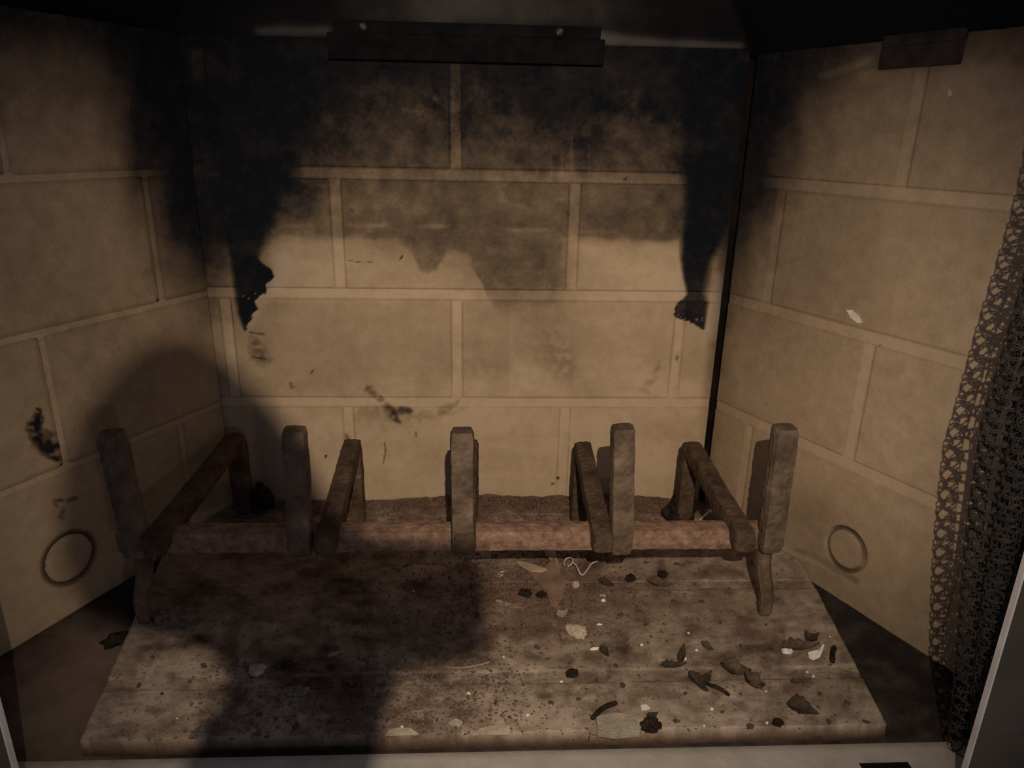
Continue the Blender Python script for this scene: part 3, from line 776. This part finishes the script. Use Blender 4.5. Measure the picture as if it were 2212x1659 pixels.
def lump_mesh(sx, sy, sz, seed=0, rough=.35, name='lump', freq=1.6, flat=True):
    V, F = ico(); out = []
    for v in V:
        k = 1+rough*(noise.noise(v*freq+Vector((seed*5.3, seed, 0)))*1.2+noise.noise(v*freq*2.7+Vector((seed, 0, 9)))*.6)
        out.append((v.x*sx*k, v.y*sy*k, max(v.z, -.55)*sz*k))
    mz = min(p[2] for p in out)
    out = [(a, b, c-mz) for a, b, c in out]
    return mesh_py(name, out, F, not flat)
def shard_mesh(pts, th=.0012, bend=0.0, seed=0):
    """flat outline in local xy with thickness, bent a little out of flat"""
    n = len(pts); f = lambda x, y: bend*(x*x)/.03 + .0006*noise.noise(Vector((x*90, y*90, seed)))
    V = [(x, y, f(x, y)+th) for x, y in pts]+[(x, y, f(x, y)) for x, y in pts]
    F = [tuple(range(n)), tuple(range(2*n-1, n-1, -1))]+[(i, i+n, (i+1) % n+n, (i+1) % n) for i in range(n)]
    return mesh_py('shard', V, F)
def place(name, me, mat, px, py, rz=0.0, rx=0.0, ry=0.0, lift=0.0, label='', cat='', group=None, kind=None, pt=None):
    p = pt or on_floor(px, py, 0.0)
    if pt is None and slab_xl(p.y) < p.x < slab_xr(p.y) and p.y > -.329: z = slab_z(p.x, p.y)
    elif pt is None: z = -.0130
    else: z = p.z
    if pt is None and z < -.005: p = on_floor(px, py, z)
    o = link(name, me, mat)
    o.rotation_euler = (rx, ry, rz)
    M = o.rotation_euler.to_matrix(); lowest = min((M@v.co).z for v in me.vertices)
    o.location = (p.x, p.y, z-lowest+lift-.0003)
    if label: tag(o, label, cat, group, kind)
    return o

def poly_floor(name, pxs, mat, z=0.002, th=.001, label='', cat='', lifts=None):
    """a flat scrap outlined on the slab, real thickness, tilted by per corner lifts"""
    P = [on_floor(x, y, z) for x, y in pxs]; c = sum(P, Vector())/len(P)
    lifts = lifts or [0]*len(P)
    if sum((P[i].x-c.x)*(P[(i+1) % len(P)].y-c.y)-(P[(i+1) % len(P)].x-c.x)*(P[i].y-c.y) for i in range(len(P))) < 0:
        P.reverse(); lifts = lifts[::-1]
    n = len(P); base = Vector((c.x, c.y, slab_z(c.x, c.y)))
    V = [p-base+Vector((0, 0, l-z+base.z+th+.0004)) for p, l in zip(P, lifts)]+[p-base+Vector((0, 0, l-z+base.z+.0004)) for p, l in zip(P, lifts)]
    V = [Vector((v.x, v.y, v.z-base.z)) for v in V]
    F = [tuple(range(n)), tuple(range(2*n-1, n-1, -1))]+[(i, i+n, (i+1) % n+n, (i+1) % n) for i in range(n)]
    o = link(name, mesh_py(name, V, F), mat); o.location = base
    if label: tag(o, label, cat)
    return o
def strand(name, pxs, r, mat, z=.002, label='', cat='', parent=None, smooth=2):
    P = [on_floor(x, y, h) for x, y, h in pxs]; c = Vector((P[0].x, P[0].y, 0 if parent is None else 0))
    Q = chaikin([p-c for p in P], smooth)
    o = link(name, tube_mesh(name, Q, r, 6), mat); o.location = c
    if parent: o.location = c-Vector(parent.location); o.parent = parent
    if label: tag(o, label, cat)
    return o

# --- scraps under the crossbar
poly_floor('wood_sliver', [(1114, 1209), (1135, 1211), (1160, 1220), (1182, 1232), (1170, 1236), (1148, 1232), (1130, 1222)], M_WOOD, .006, .0012,
           'pale pointed wood sliver under the crossbar, lit nearly white', 'wood sliver', [.003, .003, .004, .006, .005, .004, .003])
poly_floor('wood_chip', [(1178, 1227), (1186, 1229), (1184, 1238), (1176, 1234)], M_WOOD, .004, .0015,
           'small pale wood chip at the blunt end of the wood sliver', 'wood chip')
poly_floor('wood_strip', [(1168, 1182), (1196, 1184), (1204, 1212), (1214, 1243), (1204, 1226), (1188, 1210), (1178, 1200)], M_STRAW, .004, .001,
           'tapering grey-tan strip poking out from beneath the crossbar', 'wood strip', [.006, .006, .004, .001, .002, .003, .005])
poly_floor('cardboard_scrap', [(1128, 1222), (1170, 1238), (1196, 1210), (1222, 1262), (1218, 1290), (1196, 1312), (1172, 1268)], M_CARD, .003, .0012,
           'broad brown cardboard scrap leaning between sliver and plastic loop', 'cardboard scrap', [.002, .003, .005, .003, .001, .0, .001])
t = empty('plastic_scrap', on_floor(1240, 1225, 0))
for pts in ([(1218, 1222, .006), (1219, 1210, .008), (1230, 1203, .010), (1238, 1208, .011), (1236, 1218, .009), (1226, 1224, .006)],
            [(1236, 1214, .010), (1246, 1222, .009), (1250, 1234, .006), (1257, 1245, .003), (1268, 1232, .005), (1278, 1216, .008), (1292, 1212, .009)]):
    strand('film_edge', pts, .0007, M_FOIL, parent=t)
tag(t, 'crinkled clear plastic loop with a V shaped tail, catching light', 'plastic scrap')
place('pebble', lump_mesh(.0034, .0026, .0036, 3, .2), M_PALE, 1244, 1266, label='round grey pebble just below the plastic loop', cat='pebble')
place('ash_lump', lump_mesh(.0095, .0058, .0045, 5, .35, freq=2.2), M_PALE, 1245, 1370, rz=-.55, label='largest tan ash lump, bean shaped, in front of the husk', cat='ash lump')
place('seed_husk', leaf_mesh(.020, .013, 3.6, .8, 8), M_STRAW, 1214, 1333, rz=.5, label='curled hollow husk above the tan bean shaped lump', cat='seed husk')
place('white_flake', lump_mesh(.0022, .0016, .0014, 11, .3), M_WHITE, 1303, 1299, label='bright white flake touching a grey one right of the cardboard', cat='flake', group='white flakes on the slab')
place('white_flake', lump_mesh(.0030, .0020, .0012, 12, .3), M_PALE, 1302, 1288, label='grey-pink flake directly behind the bright white one', cat='flake', group='white flakes on the slab')
place('white_flake', lump_mesh(.0026, .0010, .0008, 13, .3), M_WHITE, 1295, 1349, rz=-.1, label='thin white flake right of the bean shaped lump', cat='flake', group='white flakes on the slab')
place('white_flake', lump_mesh(.0036, .0012, .0014, 14, .25), M_WHITE, 1284, 1403, rz=.15, label='white grain shaped flake beside a small dark leaf', cat='flake', group='white flakes on the slab')
place('dry_leaf', leaf_mesh(.014, .007, 1.4, .8, 15), M_LEAF2, 1306, 1412, rz=-1.2, label='small dark leaf beside the white grain shaped flake', cat='leaf', group='dry leaves')
for k, (x, y, a, ln) in enumerate(((1085, 1240, .5, .009), (1084, 1247, .7, .004))):
    P = [Vector((-ln/2, 0, 0)), Vector((-ln/6, .001, .001)), Vector((ln/5, -.0006, .0012)), Vector((ln/2, .001, .0004))]
    place('foil_twist', tube_mesh('foil_twist', chaikin(P, 2), .0007, 6), M_STEEL, x, y, rz=a,
          label=('longer shiny foil twist left of the wood sliver' if k == 0 else 'shorter shiny foil twist just below the longer one'), cat='foil twist', group='foil twists')
place('dry_leaf', leaf_mesh(.026, .006, .5, .3, 21), M_STRAW, 1098, 1310, rz=-.45, label='narrow pale leaf left of the curled husk', cat='leaf', group='dry leaves')
strand('straw_stem', [(962, 1441, .002), (1000, 1443, .002), (1035, 1437, .003), (1058, 1430, .003)], .0008, M_STRAW, label='long pale straw stem at the edge of the dark patch', cat='straw')
# --- leaves on the lit right half
place('dry_leaf', leaf_mesh(.017, .006, .6, .9, 31), M_LEAF2, 1473, 1420, rz=1.1, ry=-.5, label='dark pointed leaf standing half upright', cat='leaf', group='dry leaves')
place('dry_leaf', leaf_mesh(.022, .008, 1.1, .7, 32, .5), M_LEAF2, 1455, 1440, rz=.1, label='ragged dark leaf lying at the foot of the upright one', cat='leaf', group='dry leaves')
place('dry_leaf', leaf_mesh(.024, .009, 1.2, .9, 33, .5), M_LEAF2, 1508, 1480, rz=-1.2, label='forked dark leaf left of the curled pair', cat='leaf', group='dry leaves')
place('dry_leaf', leaf_mesh(.020, .007, .9, .8, 34, .5), M_LEAF2, 1526, 1466, rz=.9, label='short dark leaf crossing the forked one', cat='leaf', group='dry leaves')
P = chaikin([Vector((-.011, 0, 0)), Vector((-.003, -.001, .0016)), Vector((.005, .0006, .001)), Vector((.012, -.001, 0))], 2)
place('charred_twig', tube_mesh('charred_twig', P, .0014, 7), M_CHAR, 1542, 1487, rz=-.65, label='charred twig pointing right below the forked leaf', cat='twig', group='twigs')
place('dry_leaf', leaf_mesh(.028, .018, 2.4, 1.0, 35, .3, .6), M_LEAF, 1588, 1455, rz=-.35, label='large curled brown leaf, left one of the pair', cat='leaf', group='dry leaves')
place('dry_leaf', leaf_mesh(.024, .017, 2.8, 1.0, 36, .3, .6), M_LEAF, 1628, 1482, rz=-.9, label='large curled brown leaf, right one of the pair', cat='leaf', group='dry leaves')
place('dry_leaf', leaf_mesh(.034, .012, 1.0, .9, 37, .6, .5), M_LEAF, 1728, 1402, rz=.1, label='long crumpled leaf behind two white scraps near slab edge', cat='leaf', group='dry leaves')
place('dry_leaf', leaf_mesh(.020, .012, 3.0, .9, 38, .4), M_LEAF2, 1752, 1384, rz=.3, label='hooped dark leaf behind the long crumpled one', cat='leaf', group='dry leaves')
place('white_flake', lump_mesh(.0042, .0030, .0022, 39, .3), M_WHITE, 1701, 1408, label='rounded white flake, left of two by the crumpled leaf', cat='flake', group='white flakes on the slab')
poly_floor('paper_scrap', [(1745, 1407), (1756, 1404), (1769, 1404), (1776, 1399), (1780, 1401), (1772, 1415), (1758, 1419), (1748, 1415)], M_WHITE, .004, .0010,
           'torn white scrap with a pointed tail by the crumpled leaf', 'paper scrap', [.002, .002, .003, .006, .006, .001, 0, .001])
place('charred_twig', tube_mesh('charred_twig', chaikin([Vector((-.010, 0, 0)), Vector((0, .001, .001)), Vector((.010, 0, 0))], 2), .0020, 7), M_CHAR, 1800, 1418, rz=1.05,
      label='short black stick near the right edge of the slab', cat='twig', group='twigs')
place('dry_leaf', leaf_mesh(.022, .017, .8, .6, 40, .35), M_LEAF2, 1733, 1535, rz=-.5, label='flat triangular brown leaf near the front right corner', cat='leaf', group='dry leaves')
poly_floor('paper_scrap', [(1384, 1520), (1398, 1520), (1405, 1528), (1396, 1530), (1386, 1532)], M_WHITE, .002, .0008,
           'bright white squarish paper scrap near the slab front', 'paper scrap')
place('dry_leaf', leaf_mesh(.011, .006, .9, .6, 41, .4), M_LEAF2, 1410, 1548, rz=.6, label='tiny dark leaf just below the white squarish scrap', cat='leaf', group='dry leaves')
place('dry_leaf', leaf_mesh(.014, .007, 1.8, .8, 42, .3), M_LEAF, 1528, 1400, rz=-1.0, label='small brown curl between the upright leaf and crossbar leg', cat='leaf', group='dry leaves')
place('dry_leaf', leaf_mesh(.012, .005, 1.5, .7, 43, .3), M_LEAF, 1722, 1475, rz=.2, label='faint brown curl on the bare slab right of the curled pair', cat='leaf', group='dry leaves')
place('pebble', lump_mesh(.0050, .0036, .0034, 44, .3), M_CHAR, 1236, 1458, label='dark oval pebble on the front slab joint', cat='pebble')
place('pebble', lump_mesh(.0035, .0030, .0030, 45, .3), M_CHAR, 1680, 1565, label='small dark pebble below the triangular leaf', cat='pebble')
for k, (x, y, s, lb) in enumerate(((1362, 1254, .0048, 'left'), (1430, 1246, .0046, 'right'))):
    place('charcoal_lump', lump_mesh(s, s*.8, s*.8, 50+k, .4), M_CHAR, x, y, label='charcoal lump in front of the crossbar, %s one of two' % lb, cat='charcoal', group='charcoal lumps')
place('dry_leaf', leaf_mesh(.024, .012, 1.0, .7, 53, .7), M_LEAF, 1425, 1262, rz=-.3, label='ragged brown leaf among charcoal in front of the crossbar', cat='leaf', group='dry leaves')
place('dry_leaf', leaf_mesh(.018, .010, 1.3, .7, 54, .7), M_LEAF2, 1310, 1262, rz=-.7, label='dark leaf right of the round grey pebble', cat='leaf', group='dry leaves')
place('charcoal_lump', lump_mesh(.0050, .0034, .0034, 55, .4), M_CHAR, 1170, 1345 - 55, label='charcoal lump left of the cardboard scrap', cat='charcoal', group='charcoal lumps')
place('charcoal_lump', lump_mesh(.0060, .0040, .0040, 56, .4), M_CHAR, 1135, 1288, label='charcoal lump farther left of the cardboard scrap', cat='charcoal', group='charcoal lumps')
# --- front edge
t = poly_floor('insulation_scrap', [(1288, 1550), (1320, 1540), (1378, 1544), (1388, 1560), (1382, 1582), (1330, 1588), (1292, 1582)], M_INSUL, .004, .0040,
           'grey fibrous insulation scrap hanging over the front slab edge', 'insulation')
for k, (x, y) in enumerate(((1240, 1596), (1252, 1590), (1262, 1584), (1275, 1600), (1268, 1572))):
    strand('fibre', [(1294+k*2, 1566+k*5, .006), (1276, 1574+k*3, .006), (x, y, .004)], .00035, M_STRAW, parent=t)
place('charred_clump', lump_mesh(.007, .004, .006, 60, .35, freq=1.8), M_CHAR, 1404, 1577, label='charred clump filling the slab edge beside the insulation', cat='charred clump')
place('charred_twig', tube_mesh('charred_twig', chaikin([Vector((-.012, 0, 0)), Vector((0, .002, .002)), Vector((.012, 0, .001))], 2), .0018, 7), M_CHAR, 1305, 1540, rz=.6,
      label='charred twig leaning up behind the insulation scrap', cat='twig', group='twigs')
for k, (pts, lb) in enumerate((([(832, 1586), (840, 1576), (862, 1570), (888, 1572), (905, 1584)], 'pale flat flake on the front slab edge inside the dark patch border'),
                               ([(1020, 1585), (1035, 1573), (1065, 1566), (1100, 1568), (1104, 1583)], 'pale flat flake on the front slab edge left of the insulation'),
                               ([(968, 1560), (985, 1550), (1000, 1558), (990, 1568)], 'small pale flake between the two front edge flakes'))):
    o = poly_floor('ash_flake', pts, M_PALE, .002, .0012, lb, 'ash flake'); o['group'] = 'flat ash flakes'
# --- left, in the dark patch
place('dry_leaf', leaf_mesh(.015, .005, .6, .5, 61, .1), M_STRAW, 728, 1413, rz=.55, label='small pale leaf alone in the dark patch', cat='leaf', group='dry leaves')
place('ash_lump', lump_mesh(.006, .005, .003, 62, .4), M_PALE, 556, 1451, label='pale ash lump at the right of the lit spot', cat='ash lump')
place('ash_lump', lump_mesh(.009, .005, .003, 63, .35, freq=3), M_ASHHEAP, 640, 1497, label='flat grey ash lump in the middle of the dark patch', cat='ash lump')
place('ash_lump', lump_mesh(.006, .004, .003, 64, .5), M_ASHHEAP, 432, 1588, label='greyish ash lump at the foot of the lit spot', cat='ash lump')
place('ash_heap', lump_mesh(.018, .010, .005, 65, .38, freq=3.5), M_ASHHEAP, 372, 1340, rz=-.3, label='crumbly heap of grey ash beside the left grate leg', cat='ash heap', kind='stuff')
place('charcoal_lump', lump_mesh(.010, .006, .006, 66, .5), M_CHAR, 258, 1392, rz=.5, label='charcoal lump in the gap by the left slab edge', cat='charcoal', group='charcoal lumps')
# --- hardware on the back of the hearth
def screw_thing(name, L, r, hr, label, px, py, rz, th=True):
    t = empty(name, on_floor(px, py, 0)); p = t.location; z = slab_z(p.x, p.y)+hr*.75; t.location.z = z; t.rotation_euler = (0, .12, rz)
    V, F = [], []; n = 10; seg = 40
    for k in range(seg+1):
        x = L*k/seg; rr = r*(1+.25*math.sin(k*1.57*1.0)) if th and k > 6 else r
        if k > seg-5: rr *= (seg-k+.4)/5
        for q in range(n): V.append((x, rr*math.cos(q*2*math.pi/n), rr*math.sin(q*2*math.pi/n)))
    F = [(k*n+q, k*n+(q+1) % n, (k+1)*n+(q+1) % n, (k+1)*n+q) for k in range(seg) for q in range(n)]
    link('shank', mesh_py('shank', V, F, True), M_STEEL, t)
    V = []; n = 14
    for x, rr in ((0.0005, r), (-.0006, hr), (-.0018, hr), (-.0026, hr*.5)):
        for q in range(n): V.append((x, rr*math.cos(q*2*math.pi/n), rr*math.sin(q*2*math.pi/n)))
    F = [(k*n+(q+1) % n, k*n+q, (k+1)*n+q, (k+1)*n+(q+1) % n) for k in range(3) for q in range(n)]+[tuple(range(3*n, 4*n))]
    link('head', mesh_py('head', V, F), M_STEEL, t)
    tag(t, label, 'screw', 'loose screws'); return t
screw_thing('screw', .013, .0010, .0017, 'small bright screw lying flat behind the crossbar', 1349, 1119, 0.02)
screw_thing('screw', .020, .0013, .0030, 'larger bright round headed screw leaning near the right rear corner', 1531, 1110, 3.9)
place('clinker', lump_mesh(.0165, .0110, .0170, 70, .45, freq=2.0), M_CHAR, 1462, 1103, rz=.2, pt=Vector((.2345, -.047, .002)), label='knobbly clinker clump wrapped round the right rear foot', cat='clinker', group='clinkers at the rear feet')
box_o = place('clinker', lump_mesh(.0135, .010, .018, 71, .35, freq=1.4), M_CHAR, 545, 1098, pt=Vector((-.2060, -.026, .002)), label='blocky charred clinker against the left rear foot', cat='clinker', group='clinkers at the rear feet')
for (x, y, s, lb) in ((1722, 1203, .0065, 'black lump pressed on the slab corner by the right wall'), (1698, 1190, .0055, 'smaller black lump behind the one at the slab corner')):
    place('charcoal_lump', lump_mesh(s, s*.7, s*.6, int(x), .4), M_CHAR, x, y, label=lb, cat='charcoal', group='charcoal lumps')
# chip stuck on the right wall
c = Vector(wr(.1493, .2446)); me = shard_mesh([(-.009, .001), (-.004, .0035), (.004, .0025), (.009, -.001), (.006, -.003), (-.003, -.0025)], .0012)
o = link('plaster_chip', me, M_WHITE); nrm = Vector((-math.cos(AR), -math.sin(AR), 0)); tx = Vector((math.sin(AR), -math.cos(AR), -.32)).normalized()
ty = nrm.cross(tx).normalized(); tx = ty.cross(nrm)
o.matrix_world = Matrix(((tx.x, ty.x, nrm.x, c.x), (tx.y, ty.y, nrm.y, c.y), (tx.z, ty.z, nrm.z, c.z), (0, 0, 0, 1)))
tag(o, 'small whitish chip stuck to the middle of the right wall', 'chip')

# added blocker above the view, its outline shaped to shade the hearth's left
def make_blocker():
    out = [(-.0172, .430), (-.0160, .4380), (-.0135, .4460), (-.0095, .4525), (-.0047, .4577), (-.0002, .4597), (.0041, .4575), (.0083, .4531), (.0125, .4466), (.0165, .437), (.0195, .4280),
           (.0300, .4266), (.0368, .4262), (.0386, .4240), (.0384, .4125), (.0360, .4100), (.0268, .4092), (.0250, .4060), (.0224, .3929), (.0205, .3850), (.0080, .3840), (-.0060, .3880),
           (-.0030, .3950), (.0010, .4010), (.0028, .4075), (.0010, .4125), (-.0040, .4152), (-.0120, .4168), (-.0150, .4190), (-.0168, .4240)]
    P = out
    for _ in range(2):
        P = [q for a, b in zip(P, P[1:]+P[:1]) for q in ((a[0]*.75+b[0]*.25, a[1]*.75+b[1]*.25), (a[0]*.25+b[0]*.75, a[1]*.25+b[1]*.75))]
    n = len(P); c = Vector((0, -.7165, .43)); V = []
    P = [(.04+(x-.04)*.835, .50+(z-.50)*.835) for x, z in P]
    for d, s in ((-.0024, .99), (-.0012, 1), (.0012, 1), (.0024, .99)):
        V += [Vector((x*s, d, (z-.43)*s)) for x, z in P]
    F = [(k*n+q, k*n+(q+1) % n, (k+1)*n+(q+1) % n, (k+1)*n+q) for k in range(3) for q in range(n)]+[tuple(range(n-1, -1, -1)), tuple(range(3*n, 4*n))]
    o = link('light_blocker', mesh_py('light_blocker', V, F), M_CLIP); o.location = c
    tag(o, 'added flat dark light blocker beside the torch just above the view', 'hand')  # not a hand: added only to shade the hearth's left
make_blocker()

# --- repeated little things
rnd = random.Random(5)
def copies(name, meshes, mat, spots, label, cat, group, scale=(.8, 1.3)):
    for k, (x, y) in enumerate(spots):
        me = meshes[k % len(meshes)]
        p = on_floor(x, y, 0); z = slab_z(p.x, p.y)
        if not (slab_xl(p.y)+.003 < p.x < slab_xr(p.y)-.003 and -.33 < p.y < -.004): continue
        o = bpy.data.objects.new(name, me); COL.objects.link(o)
        if not me.materials: me.materials.append(mat)
        s = rnd.uniform(*scale); o.scale = (s, s, s); o.rotation_euler.z = rnd.uniform(0, 6.28)
        o.location = (p.x, p.y, z-.0003*s); tag(o, label, cat, group)
specks = [(1487, 1368), (1386, 1393), (1505, 1404), (1431, 1431), (1480, 1424), (1538, 1532), (1521, 1568), (1657, 1561), (1655, 1493), (1744, 1450),
          (1757, 1460), (1213, 1471), (1140, 1545), (383, 1552), (1370, 1180), (1012, 1500), (893, 1275), (1088, 1420), (1792, 1376), (868, 1570)]
copies('white_speck', [lump_mesh(.0011, .0009, .0008, 80+k, .3, 'white_speck') for k in range(3)], M_WHITE, specks,
       'tiny white ash speck scattered on the hearth slab', 'speck', 'tiny white specks', (.7, 1.3))
crumb_meshes = [lump_mesh(.0028, .0020, .0016, 90+k, .5, 'charred_crumb', 2.0) for k in range(5)]
cs = [(1345, 1480+0), (1600, 1395), (1655, 1350), (1480, 1500), (1440, 1385), (1555, 1345), (1515, 1300), (1380, 1320), (1395, 1350), (1340, 1330), (1455, 1300),
      (1600, 1500), (1770, 1500), (1640, 1400), (1575, 1270), (1500, 1260), (1462, 1220), (1395, 1215), (1310, 1200), (1110, 1360), (1160, 1400), (1060, 1450), (1130, 1480),
      (1190, 1520), (1250, 1510), (1330, 1440), (1070, 1520), (1290, 1470), (1460, 1560), (1560, 1540), (1620, 1570), (1790, 1560), (1830, 1520), (1870, 1560), (1060, 1260), (1095, 1275),
      (640, 1570), (560, 1545), (300, 1480), (350, 1500), (410, 1470), (330, 1420), (440, 1440)]
copies('charred_crumb', crumb_meshes, M_CLINK, cs, 'small charred crumb lying loose on the hearth slab', 'crumb', 'charred crumbs on the slab', (.4, .9))
rim = []
x = 585
while x < 1500:
    rim.append((x, 1076+rnd.uniform(-3, 8))); x += rnd.uniform(14, 30)
copies('clinker_crumb', [lump_mesh(.0042, .0032, .0040, 100+k, .5, 'clinker_crumb', 2.0) for k in range(5)], M_CLINK, rim,
       'dark clinker crumb heaped against the foot of the back wall', 'crumb', 'clinker crumbs along the back wall', (.6, 1.4))

# --- uncountable ash crumbs: one mesh
def make_ash():
    r = np.random.RandomState(3); base = np.array([(1, 0, 0), (-1, 0, 0), (0, 1, 0), (0, -1, 0), (0, 0, 1), (0, 0, -.6)], float)
    fc = np.array([(0, 2, 4), (2, 1, 4), (1, 3, 4), (3, 0, 4), (2, 0, 5), (1, 2, 5), (3, 1, 5), (0, 3, 5)])
    pts = []
    def add(n, gen, smin, smax):
        k = 0
        while k < n:
            x, y = gen()
            if slab_xl(y)+.004 < x < slab_xr(y)-.004 and -.331 < y < -.004: pts.append((x, y, r.uniform(smin, smax))); k += 1
    add(2600, lambda: (r.uniform(-.24, .26), -abs(r.normal(0, .03))-.005), .0005, .0024)
    add(2200, lambda: (r.normal(.075, .055), r.normal(-.16, .045)), .0004, .0022)
    add(4200, lambda: (r.uniform(-.25, .32), r.uniform(-.33, -.01)), .0003, .0013)
    add(700, lambda: (r.uniform(-.18, .05), r.uniform(-.33, -.25)), .0005, .0020)
    add(500, lambda: (r.normal(.0, .05), r.normal(-.30, .02)), .0004, .0016)
    A = np.array(pts); n = len(A)
    z = slab_height(A[:, 0], A[:, 1])[0]
    rot = r.uniform(0, 6.28, n); sc = A[:, 2][:, None, None]*(.6+.8*r.rand(n, 6, 1))
    B = base[None]*sc; B[:, :, 2] *= .7
    c, s = np.cos(rot)[:, None], np.sin(rot)[:, None]
    X = B[:, :, 0]*c-B[:, :, 1]*s*.7; Y = B[:, :, 0]*s+B[:, :, 1]*c*.7
    V = np.stack([X+A[:, 0][:, None], Y+A[:, 1][:, None], B[:, :, 2]+z[:, None]+A[:, 2][:, None]*.2], -1).reshape(-1, 3)
    F = (fc[None]+(np.arange(n)*6)[:, None, None]).reshape(-1, 3)
    o = link('loose_ash', mesh_np('loose_ash', V, F), M_ASH)
    tag(o, 'loose reddish brown ash and grit strewn over the hearth slab', 'ash', kind='stuff')
make_ash()
